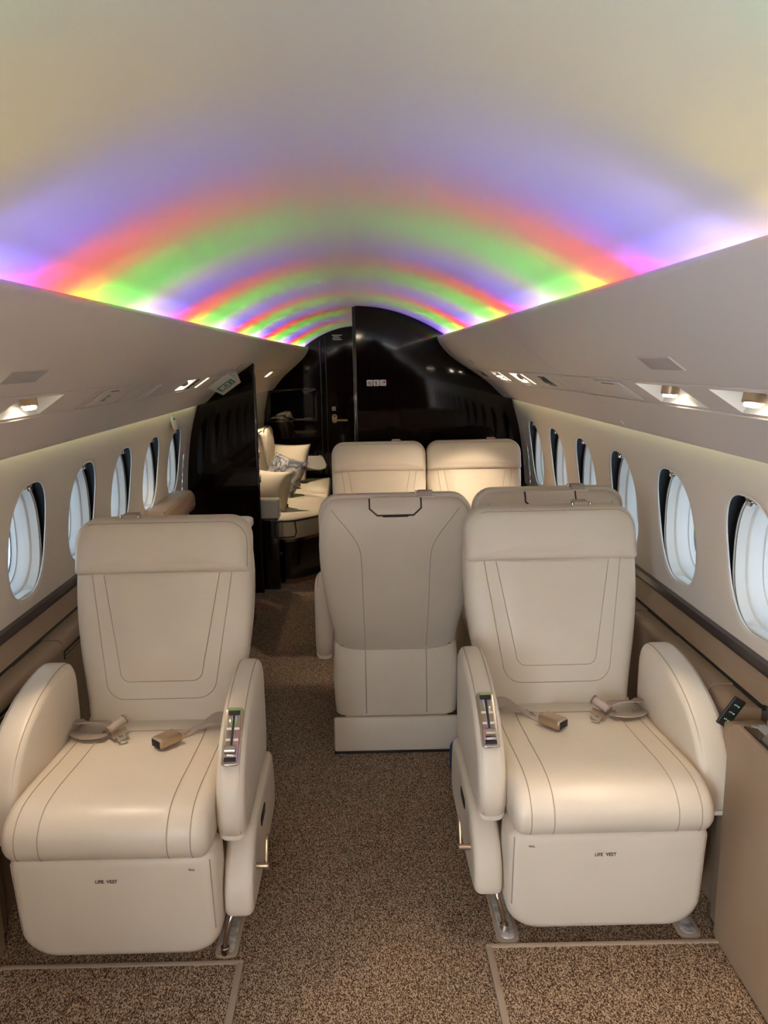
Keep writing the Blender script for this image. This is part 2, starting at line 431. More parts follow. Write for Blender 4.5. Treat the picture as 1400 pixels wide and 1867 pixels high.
def oval_ring(a, b, n, yc, dx, sgn, dz=0.0, dy=0.0):
    base = wallx(ZC-HB)                       # the outer frame stands upright while the liner leans in
    return [(sgn*(wallx(ZC+v)+dx if dx < .02 else base+dx-.026), yc+u+dy, ZC+v+dz) for u, v in oval(a, b, n)]
wn = 0
for sgn in (-1, 1):
    for yc in WINS:
        wn += 1
        w = empty('window_%d' % wn, (0, 0, 0))
        tag(w, 'oval cabin window with deep cream reveal in the %s wall' % ('left' if sgn < 0 else 'right'), kind='structure')
        # bright rolled edge of the opening
        tube('window_trim', [(sgn*(wallx(ZC+v)+0.003), yc+u, ZC+v) for u, v in oval(HA, HB, NO)], 0.003, M_reveal, w, closed=True)
        # shade slot behind the liner
        loft('shade_slot', [oval_ring(HA+.002, HB+.002, NO, yc, 0.006, sgn), oval_ring(HA+.035, HB+.02, NO, yc, 0.012, sgn), oval_ring(HA+.04, HB+.02, NO, yc, 0.036, sgn), oval_ring(HA+.014, HB+.0, NO, yc, 0.037, sgn)], M_black, w, caps=False)
        loft('window_reveal', [oval_ring(HA+.022, HB+.004, NO, yc, 0.034, sgn), oval_ring(HA+.016, HB-.002, NO, yc, 0.038, sgn), oval_ring(HA+.010, HB-.010, NO, yc, 0.064, sgn),
              oval_ring(HA+.005, HB-.015, NO, yc, 0.067, sgn), oval_ring(HA+.003, HB-.018, NO, yc, 0.072, sgn), oval_ring(HA+.000, HB-.022, NO, yc, 0.108, sgn), oval_ring(HA-.005, HB-.027, NO, yc, 0.110, sgn), oval_ring(HA-.006, HB-.029, NO, yc, 0.126, sgn), oval_ring(HA-.012, HB-.035, NO, yc, 0.128, sgn)], M_reveal, w, caps=False, sharp=40)
        R1 = oval_ring(HA-.010, HB-.033, NO, yc, 0.124, sgn)
        R2 = oval_ring(HA-.010, HB-.033, NO, yc, 0.127, sgn)
        loft('window_pane', [R1, R2], M_glass, w)
        # lower lip shelf and top latch
        zt = ZC+HB-.012; xt = wallx(zt)+.004
        lt = cyl('shade_latch', (sgn*(xt+.022), yc+.006, zt+.002), (0, 1, 0.1), 0.011, 0.050, M_chrome, w, 14)
        box('latch_tab', (0, 0, 0), (0.012, 0.026, 0.014), M_chromeb, lt, 0.003).location = (sgn*(xt+.012), yc+.004, zt-.010)
        box('window_lip', (sgn*(wallx(ZC-HB)+.022), yc, ZC-HB+.008), (0.03, 0.12, 0.008), M_reveal, w, 0.003)
# outside ground
ap = mesh('apron_ground', [(-60, -60, -2.6), (60, -60, -2.6), (60, 60, -2.6), (-60, 60, -2.6)], [(0, 1, 2, 3)], M_apron, smooth=False)
tag(ap, 'snow white apron outside the cabin windows', kind='structure')

# black skin added behind the liners to keep daylight out of the gaps
for sgn, nm in ((-1, 'left'), (1, 'right')):
    o = sweep('wall_skin_'+nm, [(.966, 1.318), (.93, 1.42), (.86, 1.52), (.78, 1.575), (.695, 1.562)], ([Y0] if sgn > 0 else [-.73])+YS_MAIN[1:-1]+YS_AFT, M_black, None, sgn)
    tag(o, 'black skin added to block daylight behind the %s overhead panels' % nm, kind='structure')
# ---- overhead panels (bins), with service band holes
BINA = smooth_tab([(0.552, 1.610), (0.548, 1.630), (0.538, 1.639), (0.529, 1.636), (0.526, 1.622), (0.545, 1.585), (0.590, 1.532), (0.650, 1.483), (0.720, 1.437)], 5)
V0, V1 = Vector((0.720, 0, 1.437)), Vector((0.815, 0, 1.373))
BINB = smooth_tab([(0.815, 1.373), (0.870, 1.325), (0.905, 1.290), (0.932, 1.264), (0.952, 1.252), (0.964, 1.252)], 5)
BN = Vector((0.559, 0, 0.829))              # direction into the recess (right side)
def bandp(sgn, y, v, d=0.0):
    p = V0+(V1-V0)*v + BN*d; return Vector((sgn*p.x*taper(y), y, p.z))
def overhead(sgn, ya, yb, holes, label):
    root = empty('overhead_panel', (0, 0, 0)); tag(root, label, kind='structure')
    ys = [ya]+[y for y in (0, 1, 2, 3, 4) if ya < y < yb]+[yb]
    if ya >= YB-.01: ys = YS_AFT
    sweep('upper_panel', BINA, ys, M_over, root, sgn); sweep('lower_panel', BINB, ys, M_over, root, sgn)
    # service band as separate panels between break lines
    cuts = sorted({ya, yb} | {h for h in (2.30, 2.68, 2.86, 3.30, 4.28) if ya < h < yb})
    for p, q in zip(cuts, cuts[1:]):
        g = 0.0015; p2, q2 = p+(g if p > ya else 0), q-(g if q < yb else 0)
        hs = sorted(h for h in holes if h[0] >= p and h[1] <= q)
        V, Fc = [], []
        def quad(y0, y1, v0, v1):
            b = len(V); V.extend([bandp(sgn, y0, v0), bandp(sgn, y1, v0), bandp(sgn, y1, v1), bandp(sgn, y0, v1)]); Fc.append((b, b+1, b+2, b+3))
        y = p2
        for h in hs:
            quad(y, h[0], 0, 1); quad(h[0], h[1], 0, h[2]); quad(h[0], h[1], h[3], 1); y = h[1]
        n = 6 if ya >= YB-.01 else 1
        for i in range(n): quad(y+(q2-y)*i/n, y+(q2-y)*(i+1)/n, 0, 1)
        mesh('service_panel', V, Fc, M_over, root, False)
    for v in (0.0, 1.0):
        tube('panel_bead', [bandp(sgn, ya+(yb-ya)*i/12, v, -0.001) for i in range(13)], 0.0022, M_over, root)
    return root
# (y0,y1,v0,v1,kind)
R_NICHE = [(1.70, 1.97, .12, .88, 'lamp'), (1.33, 1.55, .12, .88, 'lamp'), (2.98, 3.10, .2, .8, 'vent'), (3.36, 3.41, .15, .85, 'slot'), (3.46, 3.66, .15, .85, 'lamp'), (3.92, 3.97, .15, .85, 'slot'), (4.02, 4.20, .15, .85, 'lamp'), (4.52, 4.62, .2, .8, 'vent')]
L_NICHE = [(1.75, 2.02, .12, .88, 'lamp'), (3.50, 3.68, .15, .85, 'lamp'), (3.73, 3.78, .15, .85, 'vent1'), (3.93, 4.00, .12, .88, 'slot')]
A_NICHE = [(5.45, 5.55, .2, .8, 'slot'), (6.15, 6.27, .2, .8, 'slot')]
overhead(-1, -.73, YB, L_NICHE, 'cream overhead panel with service band, left of the aisle')
overhead(1, Y0, 2.599, R_NICHE, 'cream overhead panel with two reading lamps, right of the aisle')
overhead(1, 2.601, YB, R_NICHE, 'cream overhead panel beside the dark bulkhead, right of the aisle')
overhead(-1, YB, YE, A_NICHE, 'cream overhead panel above the sofa behind the partition')
overhead(1, YB, YE, [], 'cream overhead panel behind the dark right bulkhead')

oj = sweep('trim_3', [(x+.003, z+.003) for x, z in BINA[8:]]+[(x+.003, z+.003) for x, z in BINB], [2.585, 2.615], M_grey, None, 1)
tag(oj, 'grey joint between the right overhead panels', kind='structure')
# ---- cove lights : coloured LED modules behind the lips
STOPS_RAW = [(0.00, (1.0, 0.03, 0.02)), (0.10, (1.0, 0.05, 0.01)), (0.155, (1.0, 0.50, 0.02)), (0.22, (0.20, 1.0, 0.05)), (0.42, (0.06, 1.0, 0.06)), (0.50, (0.35, 1.0, 0.30)), (0.58, (0.55, 0.55, 0.55)),
         (0.66, (0.30, 0.34, 1.0)), (0.86, (0.10, 0.09, 1.0)), (0.92, (0.5, 0.05, 0.9)), (0.96, (1.0, 0.03, 0.25)), (1.0, (1.0, 0.03, 0.02))]
_mean = [0.0]*3
for (a, c), (b, d) in zip(STOPS_RAW, STOPS_RAW[1:]):
    for i in range(3): _mean[i] += (b-a)*(c[i]+d[i])/2
STOPS = [(a, tuple((v*.96+.04*max(c))*k/_mean[i]*.42 for i, (v, k) in enumerate(zip(c, (1.0, .90, .90))))) for a, c in STOPS_RAW]
def rainbow(y):
    ph = ((y-1.55)/1.155) % 1.0
    for (a, c), (b, d) in zip(STOPS, STOPS[1:]):
        if a <= ph <= b:
            t = (ph-a)/(b-a); return tuple(c[i]+(d[i]-c[i])*t for i in range(3))
for sgn in (-1, 1):
    root = empty('cove_light', (0, 0, 0))
    tag(root, 'rainbow LED strip hidden behind the %s overhead lip' % ('left' if sgn < 0 else 'right'), 'cove light', 'cove light strips')
    y = Y0+.05 if sgn > 0 else -.70; step = 0.105
    tr = []
    while y < YE-.08:
        kx = taper(y); t = max(0, (y-YB)/(YE-YB)); zz = 1.5+0.128*(1-.10*t)
        if y < 0.15: col, pw = (1.0, 0.86, 0.70), 0.8  # warm white stretch behind the camera, added for soft overhead light
        elif y < 0.45: col, pw = (1.0, 0.40, 0.60), 0.6
        elif y < 0.70: col, pw = (0.40, 0.95, 0.40), 0.5
        elif y < 1.02: col, pw = (1.0, 0.80, 0.12), 0.42
        elif y < 1.13: col, pw = (0.8, 0.7, 0.9), 0.22
        else: col, pw = rainbow(y), 1.0+.35*min(1, max(0, (y-1.8)/2))
        lum = 0.30*col[0]+0.50*col[1]+0.20*col[2]
        e0 = COVE_POWER*pw*step/0.075
        for nm, spr, dv, en in (('led_module', 110, (-sgn*0.88, 0, 0.47), 0.10), ('led_lens', 52, (-sgn*0.935, 0, 0.355), 0.27)):
            la = bpy.data.lights.new(nm, 'AREA'); la.shape = 'RECTANGLE'; la.size = step*0.98; la.size_y = 0.012
            la.color = col; la.energy = e0*en; la.spread = radians(spr)
            lo = bpy.data.objects.new(nm, la); COL.objects.link(lo); lo.parent = root
            d = Vector(dv).normalized()
            lo.matrix_basis = Matrix.Translation((sgn*0.556*kx, y, zz-.001)) @ frame((0, 0, 0), (0, 1, 0), (-d).cross(Vector((0, 1, 0))))
        y += step
    sweep('led_channel', [(0.548, 1.622), (0.572, 1.612), (0.600, 1.612), (0.70, 1.585)], YS_MAIN[:-1]+YS_AFT, M_over, root, sgn)

# ---- side wash strip under the overhead panels
for sgn in (-1, 1):
    o = sweep('wash_light', [(0.955, 1.262), (0.966, 1.268)], [1.0, 2, 3, 4, YB-.05], mat('wash_led_%d' % sgn, (1, 1, .8), 0.5, emit=(0.95, 1.0, 0.58), estr=2.0), None, sgn)
    tag(o, 'thin greenish wash light above the %s windows' % ('left' if sgn < 0 else 'right'), 'wash light', 'wash lights')

# ---- reading lamps, lit slots, vents in the service bands
def niche_box(name, sgn, h, depth, m, parent):
    y0, y1, v0, v1 = h[:4]; V = []
    for d in (0.0, depth):
        ins = 0.0 if d == 0 else 0.006
        V += [bandp(sgn, y0+ins, v0+ins*3, d), bandp(sgn, y1-ins, v0+ins*3, d), bandp(sgn, y1-ins, v1-ins*3, d), bandp(sgn, y0+ins, v1-ins*3, d)]
    return mesh(name, V, [(0, 1, 5, 4), (1, 2, 6, 5), (2, 3, 7, 6), (3, 0, 4, 7), (4, 5, 6, 7)], m, parent, False)
LAMP_TARGET = {}
def reading_lamp(sgn, h, target, label, power, angle=62):
    r = empty('reading_light', (0, 0, 0)); tag(r, label, 'lamp', 'reading lamps in the service bands')
    niche_box('housing', sgn, h, 0.060, M_panelw, r)
    L = h[1]-h[0]
    c = bandp(sgn, h[0]+L*0.60, 0.52, 0.022); tv = (Vector(target)-c).normalized()
    br = cyl('lamp_barrel', c-tv*0.004, tv, 0.021, 0.046, M_champ, r, 22)
    tube('barrel_ring', [(c+tv*(-0.004)) + (frame((0, 0, 0), tv.orthogonal(), tv.cross(tv.orthogonal())).to_3x3() @ Vector((0.0215*cos(a*pi/9), 0.0215*sin(a*pi/9), 0))) for a in range(18)], 0.002, M_chromeb, br, closed=True)
    cyl('lens', c+tv*0.021, tv, 0.0155, 0.005, M_lens, br, 18)
    box('pivot', c+Vector((0, .026, .004)), (0.012, 0.014, 0.012), M_champ, r, 0.003)
    ld = bpy.data.lights.new('lamp_beam', 'SPOT'); ld.energy = power*LAMP_POWER; ld.color = (1.0, 0.80, 0.58); ld.spot_size = radians(angle); ld.spot_blend = 0.55; ld.shadow_soft_size = 0.012
    lo = bpy.data.objects.new('lamp_beam', ld); COL.objects.link(lo); lo.parent = r
    q = tv.to_track_quat('-Z', 'Y'); lo.matrix_basis = Matrix.Translation(c+tv*0.028) @ q.to_matrix().to_4x4()
    # small bounce inside the niche
    return r
def lit_slot(sgn, h, label, light=0.0, target=None):
    r = empty('light_slot', (0, 0, 0)); tag(r, label, 'light slot', 'lit slots in the service bands')
    niche_box('housing', sgn, h, 0.022, M_panelw, r)
    y0, y1, v0, v1 = h[:4]; V = []
    for d in (0.012, 0.018): V += [bandp(sgn, y0+.006, v0+.04, d), bandp(sgn, y1-.006, v0+.04, d), bandp(sgn, y1-.006, v1-.04, d), bandp(sgn, y0+.006, v1-.04, d)]
    mesh('diffuser', V, [(0, 1, 2, 3), (4, 5, 6, 7), (0, 1, 5, 4), (1, 2, 6, 5), (2, 3, 7, 6), (3, 0, 4, 7)], M_slot, r, False)
    if light:
        c = bandp(sgn, (y0+y1)/2, .5, -.004); tv = (Vector(target)-c).normalized()
        ld = bpy.data.lights.new('slot_beam', 'SPOT'); ld.energy = light*LAMP_POWER; ld.color = (1.0, 0.80, 0.58); ld.spot_size = radians(80); ld.spot_blend = 0.6; ld.shadow_soft_size = 0.015
        lo = bpy.data.objects.new('slot_beam', ld); COL.objects.link(lo); lo.parent = r
        lo.matrix_basis = Matrix.Translation(c) @ tv.to_track_quat('-Z', 'Y').to_matrix().to_4x4()
def air_vent(sgn, h, label, n=2):
    r = empty('air_vent', (0, 0, 0)); tag(r, label, 'air vent', 'air vents in the service bands')
    niche_box('housing', sgn, h, 0.03, M_grey if n > 1 else M_black, r)
    y0, y1 = h[:2]
    for i in range(n):
        y = y0+(y1-y0)*(i+.5)/n; c = bandp(sgn, y, .5, .008); ax = bandp(sgn, y, .5, -.02)-c
        nz = cyl('nozzle', c, ax, 0.018 if n > 1 else .012, 0.02, M_chromeb if n > 1 else M_blackp, r, 18)
        cyl('nozzle_core', c+ax.normalized()*0.010, ax, 0.009 if n > 1 else .006, 0.006, M_blackp, nz, 14)
reading_lamp(-1, L_NICHE[0], (-.60, 1.72, .46), 'champagne reading lamp in lit niche, front of left service band', 6.0, 50)
reading_lamp(-1, L_NICHE[1], (-.80, 4.1, .60), 'bright reading lamp in the left service band near exit sign', 3.0)
reading_lamp(1, R_NICHE[0], (.66, 1.80, .46), 'champagne reading lamp in lit niche above the right front seat', 3.6, 48)
reading_lamp(1, R_NICHE[1], (.45, 1.25, .0), 'reading lamp in niche cut by the right picture edge', 5.0, 62)
reading_lamp(1, R_NICHE[4], (.30, 4.05, .5), 'lit reading lamp niche midway along the far right service band', 9.0, 75)
reading_lamp(1, R_NICHE[6], (.62, 4.1, .5), 'lit reading lamp niche nearest the dark right bulkhead', 8.0, 75)
lit_slot(1, R_NICHE[3], 'narrow lit slot in right service band, beside the twin nozzles')
lit_slot(1, R_NICHE[5], 'narrow lit slot in right service band, between two lamp niches')
lit_slot(-1, L_NICHE[3], 'tall warm lit slot in left service band beside the exit sign')
lit_slot(-1, A_NICHE[0], 'warm lit slot above the sofa, nearer the partition', 9.0, (-.50, 5.6, .45))
lit_slot(-1, A_NICHE[1], 'warm lit slot above the sofa, nearer the far door', 9.0, (-.50, 6.4, .45))
air_vent(1, R_NICHE[2], 'twin chrome air nozzles in grey recess, right service band')
air_vent(1, R_NICHE[7], 'twin chrome air nozzles close to the dark right bulkhead')
air_vent(-1, L_NICHE[2], 'small dark vent between lamp and lit slot, left service band', 1)

# ---- small placards and hatches on the overhead panels
def on_bin(sgn, y, x, z): return Vector((sgn*x, y, z))
def bin_frame(sgn, y, i0):
    """frame on the upper panel between profile points"""
    (xa, za), (xb, zb) = i0; c = Vector((sgn*(xa+xb)/2, y, (za+zb)/2))
    t = Vector((sgn*(xb-xa), 0, zb-za)).normalized()
    X = Vector((0, 1, 0)) if sgn < 0 else Vector((0, -1, 0))
    Mx = frame(c, X, -t)
    return Mx
for sgn, y, w, lab in ((1, 1.60, .085, 'grey rectangular placard plate on the right overhead panel, nearest camera'), (1, 4.30, .045, 'small square grey plate on right overhead panel by bulkhead'),
                       (-1, 1.60, .085, 'grey placard plate on left overhead panel, cut by picture edge'), (-1, 4.45, .04, 'small square grey plate above the left exit sign')):
    Mx = bin_frame(sgn, y, ((.632, 1.498), (.672, 1.467)))
    o = empty('placard', (0, 0, 0)); tag(o, lab, 'placard')
    pad('plate', rr2(w, -.020, .020, .004, .004, 2), 0.003, 0.001, lambda u, v, h, Mx=Mx: Mx @ Vector((u, v, h)), M_grey, o, steps=2, fill=1)
    flat('plate_rim', frame_rects(w+.003, .023, .003), Mx, 0.0035, M_over, o)
def exit_man(M, w, h, parent, th=0.001):
    flat('sign_border', frame_rects(w, h, h*.20), M, th*1.6, M_green, parent)
    s = h*.7
    P = [[(s*(-.05+.13*cos(a*pi/5)), s*(.55+.13*sin(a*pi/5))) for a in range(10)],
         [(-.15*s, .38*s), (.10*s, .42*s), (.0*s, -.10*s), (-.22*s, -.12*s)], [(-.20*s, .0), (.0, -.05*s), (.30*s, -.30*s), (.22*s, -.42*s), (-.05*s, -.22*s)],
         [(.22*s, -.42*s), (.32*s, -.34*s), (.38*s, -.70*s), (.28*s, -.72*s)], [(-.22*s, -.10*s), (-.05*s, -.15*s), (-.40*s, -.62*s), (-.75*s, -.58*s), (-.74*s, -.48*s), (-.45*s, -.50*s)],
         [(.05*s, .38*s), (.12*s, .30*s), (.48*s, .12*s), (.50*s, .22*s)], [(-.15*s, .38*s), (-.14*s, .26*s), (-.48*s, .10*s), (-.55*s, .18*s)],
         [(w*.42, -.75*s), (w*.70, -.75*s), (w*.70, .7*s), (w*.42, .7*s)]]
    flat('running_figure', P, M, th*1.6, M_green, parent)
# wedge exit sign
o = empty('exit_sign', (0, 0, 0)); tag(o, 'white wedge sign with green running figure beside the dark partition', 'exit sign')
ya, yb = 4.40, 4.64
q = [bandp(-1, ya, -.25, 0), bandp(-1, ya, 1.15, 0), bandp(-1, yb, 1.15, 0), bandp(-1, yb, -.25, 0)]
nrm = -Vector((-BN.x, 0, BN.z))
face = [q[0]+nrm*.010+Vector((0, .0, 0)), q[1]+nrm*.012, q[2]+nrm*.075, q[3]+nrm*.070]
face = [bandp(-1, ya+.012, -.12, -.012), bandp(-1, ya+.012, 1.02, -.012), bandp(-1, yb-.02, 1.02, -.070), bandp(-1, yb-.02, -.12, -.070)]
mesh('sign_body', q+face, [(0, 1, 5, 4), (1, 2, 6, 5), (2, 3, 7, 6), (3, 0, 4, 7), (4, 5, 6, 7), (0, 1, 2, 3)], M_panelw, o, False)
cx4 = (face[0]+face[1]+face[2]+face[3])/4
ux = (face[2]-face[1]).normalized(); uy = (face[0]-face[1]).normalized()
nn = ux.cross(uy)
if nn.dot(Vector((0.035, 0, 1.5))-cx4) < 0: ux = -ux; nn = ux.cross(uy)
Mx = frame(cx4+nn*.001, uy, nn.cross(uy))
exit_man(Mx, 0.050, 0.070*.62, o)
# green exit mark on the wall above window
Mw = frame((-wallx(1.20)+.002, 4.27, 1.195), (0, 1, 0), (-.25, 0, 1))
o = empty('exit_handle_cover', (0, 0, 0)); tag(o, 'cream handle cover with small green mark above the left windows', 'cover')
pad('cover', rr2(.035, -.055, .05, .02, .008, 4), .012, .006, lambda u, v, h: Mw @ Vector((u, v, h)), M_reveal, o)
flat('green_mark', [rect(-.022, .0, .022, .04)], Mw @ Matrix.Translation((0, 0, .0125)), .0006, M_green, o)
flat('mark_symbol', [rect(-.012, .008, -.004, .032), rect(.002, .014, .014, .022), rect(.002, .026, .010, .031)], Mw @ Matrix.Translation((0, 0, .0132)), .0005, M_white, o)
# flush hatch with green mark, and shallow recess, on the left service band
def band_frame(sgn, y, v, d=-.001):
    c = bandp(sgn, y, v, d); t = (bandp(sgn, y, 0, 0)-bandp(sgn, y, 1, 0)).normalized()
    return frame(c, (0, 1, 0) if sgn < 0 else (0, -1, 0), t)
Mb = band_frame(-1, 2.44, .5)
o = empty('mask_hatch', (0, 0, 0)); tag(o, 'flush cream hatch with small green mark, left service band', 'hatch')
pad('hatch_door', rr2(.085, -.045, .045, .01, .01, 3), .004, .002, lambda u, v, h: Mb @ Vector((u, v, h)), M_over, o, steps=2, fill=1)
flat('green_mark', [rect(-.005, -.018, .030, .012)], Mb @ Matrix.Translation((0, 0, .0042)), .0005, M_green, o)
flat('mark_symbol', [rect(.004, -.012, .009, .007), rect(.014, -.008, .024, -.003), rect(.014, .001, .022, .005)], Mb @ Matrix.Translation((0, 0, .0048)), .0004, M_white, o)
flat('finger_slot', [rect(-.03, .034, .05, .038)], Mb @ Matrix.Translation((0, 0, .0042)), .0004, M_black, o)
Mb2 = band_frame(-1, 3.04, .5)
o = empty('mask_hatch', (0, 0, 0)); tag(o, 'plain cream hatch with raised grip rib, left service band', 'hatch')
pad('hatch_door', rr2(.14, -.048, .048, .012, .012, 3), .004, .002, lambda u, v, h: Mb2 @ Vector((u, v, h)), M_over, o, steps=2, fill=1)
pad('grip_rib', rr2(.022, -.04, .04, .01, .006, 3), .010, .004, lambda u, v, h: Mb2 @ Vector((u-.04, v, h)), M_panelw, o, steps=3, fill=1)
for y, lab in ((2.16, 'flush cream hatch beside the front right reading lamp'),):
    Mb3 = band_frame(1, 2.20, .5)
    o = empty('mask_hatch', (0, 0, 0)); tag(o, lab, 'hatch')
    pad('hatch_door', rr2(.11, -.045, .045, .008, .008, 3), .004, .002, lambda u, v, h: Mb3 @ Vector((u, v, h)), M_over, o, steps=2, fill=1)
    flat('finger_slot', [rect(-.05, .036, .06, .039)], Mb3 @ Matrix.Translation((0, 0, .0042)), .0004, M_black, o)

# ================================================================== LOWER SIDE: rails, ledges, cabinets
def side_run(sgn, ya, yb, label_side):
    s = sgn
    o = mesh('trim_%d' % (1 if s < 0 else 2), *prism([(1.094, .705), (1.075, .700), (1.072, .680), (1.084, .677), (1.084, .664), (1.100, .660)], s, Y0, yb), M_trim, smooth=False)
    tag(o, 'dark brown rail under the windows, %s wall' % label_side, kind='structure')
def prism(prof, s, y0, y1):
    n = len(prof); V = [(s*x, y0, z) for x, z in prof]+[(s*x, y1, z) for x, z in prof]
    Fc = [tuple(range(n)), tuple(range(n, 2*n))]+[(i, (i+1) % n, n+(i+1) % n, n+i) for i in range(n)]
    return V, Fc
side_run(-1, Y0, YB, 'left'); side_run(1, Y0, YB, 'right')
LEDGE = smooth_path([(1.050, .600, 0), (1.015, .602, 0), (.990, .598, 0), (.978, .582, 0), (.976, .555, 0), (.978, .50, 0)], 4)
def side_ledge(sgn, ya, yb, lids, label):
    r = empty('side_ledge', (0, 0, 0)); tag(r, label, 'ledge', 'tan side ledges')
    mesh('dado_panel', *prism([(1.092, .664), (1.082, .664), (1.050, .612), (1.092, .600)], sgn, ya, yb), M_tan, r, False)
    mesh('shadow_gap', *prism([(1.062, .612), (1.050, .611), (1.046, .596), (1.062, .594)], sgn, ya+.002, yb-.002), M_black, r, False)
    lp = [(p.x, p.y) for p in LEDGE]
    cuts = [ya]
    for a, b in lids: cuts += [a, b]
    cuts.append(yb)
    for i in range(len(cuts)-1):
        a, b = cuts[i]+.0015, cuts[i+1]-.0015
        if b-a < .01: continue
        lid = i % 2 == 1
        prof = [(x-(.002 if lid else 0), z+(.003 if lid else 0)) for x, z in lp]
        if lid: prof = [q for q in prof if q[1] > .565]; prof += [(1.0, prof[-1][1]), (1.04, .575)]
        else: prof += [(1.05, .5)]
        part = mesh('ledge_lid' if lid else 'ledge_top', *prism(prof, sgn, a, b), M_tan, r, True, 40)
        if lid:
            box('lid_slot', (sgn*.985, (a+b)/2, .545), (.012, b-a-.02, .030), M_blackp, part, .002)
            for q in (.537, .549): box('slot_louvre', (sgn*.9775, (a+b)/2, q), (.004, b-a-.03, .004), M_champ, part, .001)
    mesh('ledge_front', *prism([(.980, .53), (.980, 0.0), (1.05, 0.0), (1.05, .53)], sgn, ya, yb), M_tan, r, False)
    return r
rl = side_ledge(1, 1.83, YB, [(1.98, 2.36), (2.62, 3.1), (3.3, 3.7)], 'tan leather side ledge with vented lid, right wall')
ll = side_ledge(-1, 1.80, 3.33, [(1.86, 2.22), (2.44, 2.85)], 'tan leather side ledge with vented lids, left wall')
# end block of right ledge with key panel and lettering
Mk = frame((.967, 1.826, .597), (.54, 0, .84), (-.84, -.10, .54))
if (Mk.to_3x3() @ Vector((0, 0, 1))).y > 0: Mk = frame((.967, 1.826, .597), (-.54, 0, -.84), (-.84, -.10, .54))
kp = pad('key_panel', rr2(.042, -.018, .018, .003, .003, 3), .006, .002, lambda u, v, h: Mk @ Vector((u, v, h)), M_blackp, rl, steps=2, fill=1)
kp['label'] = 'black control key panel'
for i, v in enumerate((-.022, .0, .022)):
    flat('key_symbol', [rect(v-.002, -.009, v+.001, -.003), rect(v-.001, .000, v+.002, .003), rect(v-.002, .005, v+.001, .008)], Mk @ Matrix.Translation((0, 0, .0062)), .0003, M_icon, kp)
Mt = frame((.9755, 1.925, .556), (0, -1, 0), (.02, 0, 1))
flat('notice_print', [rect(-.05, .016-.0085*i, -.05+.1*(.7+.3*((i*37 % 7)/7)), .019-.0085*i) for i in range(6)], Mt, .0004, M_grey, rl)

def cabinet(sgn, x0, yfar, label, top):
    r = empty('side_cabinet', (0, 0, 0)); tag(r, label, 'cabinet', 'tan side cabinets in the foreground')
    yn = -.6; zt = .615
    # front panel with softly rounded far top corner
    out = [(yn, .0), (yfar-.012, .0), (yfar, .012)]
    out += [(yfar-.045+.045*cos(a*pi/12), zt-.045+.045*sin(a*pi/12)) for a in range(7)] + [(yn, zt)]
    V = []; n = len(out)
    for x in (x0, x0+.022): V += [(sgn*x, y, z) for y, z in out]
    fp = mesh('front_panel', V, [tuple(range(n)), tuple(range(n, 2*n))]+[(i, (i+1) % n, n+(i+1) % n, n+i) for i in range(n)], M_tan, r, False)
    fp.modifiers.new('b', 'BEVEL').width = .006; fp.modifiers['b'].segments = 3; fp.modifiers['b'].limit_method = 'ANGLE'
    mesh('end_panel', *prism([(x0+.022, 0.0), (x0+.022, zt-.05), (1.05, zt-.05), (1.05, 0.0)], sgn, yfar-.03, yfar-.008), M_tan, r, False)
    box('end_block', (sgn*1.0, yfar+.034, .288), (.10, .072, .574), M_tan, r, .006)
    if top:
        mesh('rim', *prism([(x0+.012, zt-.004), (x0+.012, zt+.004), (x0+.046, zt-.004), (x0+.046, zt-.035), (x0+.022, zt-.035)], sgn, yn, yfar-.05), M_gloss_black, r, False)
        tp = mesh('marble_top', *prism([(x0+.046, zt-.030), (x0+.046, zt-.010), (1.075, zt-.010), (1.075, zt-.030)], sgn, yn, yfar-.02), M_marble, r, False)
        for yy in (1.52,): mesh('leaf_joint', *prism([(x0+.05, zt-.0099), (x0+.05, zt-.0090), (1.07, zt-.0090), (1.07, zt-.0099)], sgn, yy, yy+.003), M_blackp, tp, False)
        c = (sgn*1.045, 1.72, zt-.006)
        tube('cup_holder_ring', [(c[0]+.034*cos(a*pi/14), c[1]+.034*sin(a*pi/14), c[2]) for a in range(28)], .005, M_chromeb, tp, closed=True)
        cyl('cup_holder_well', (c[0], c[1], c[2]-.002), (0, 0, 1), .031, .004, M_black, tp, 24)
    else:
        mesh('cabinet_top', *prism([(x0+.02, zt-.03), (x0+.02, zt-.005), (1.075, zt-.005), (1.075, zt-.03)], sgn, yn, yfar-.02), M_tan, r, False)
    return r
cabinet(1, .928, 1.755, 'tan cabinet with marble top at the right picture edge', True)
cabinet(-1, .924, 1.765, 'tan cabinet panel at the left picture edge', False)

# credenza behind the left front seat
cr = empty('credenza', (0, 0, 0)); tag(cr, 'dark gloss credenza with white top behind the left front seat', 'cabinet')
box('body', (-.815, 3.85, .30), (.42, 1.0, .59), M_wood, cr, .004)
pad('top', rr2(.5, -.24, .235, .05, .05, 6), .04, .015, lambda u, v, h: Vector((-.825+v, 3.85+u, .595+h)), M_panelw, cr)
lk = cyl('latch', (-.603, 4.22, .50), (1, 0, 0), .014, .012, M_chromeb, cr, 18)
bo = empty('wall_armrest', (0, 0, 0)); tag(bo, 'rounded tan leather arm against the left wall by the partition', 'armrest')
pad('arm_pad', [(v[0], v[1]) for v in rr2(.36, .0, .125, .03, .05, 5)], .105, .035, lambda u, v, h: Vector((-1.07+h, 4.20+u, .637+v)), M_tan, bo, crown=.008)
tube('arm_seam', [(-.983, 3.86+.02*i, .757) for i in range(34)], .002, M_seam, bo)

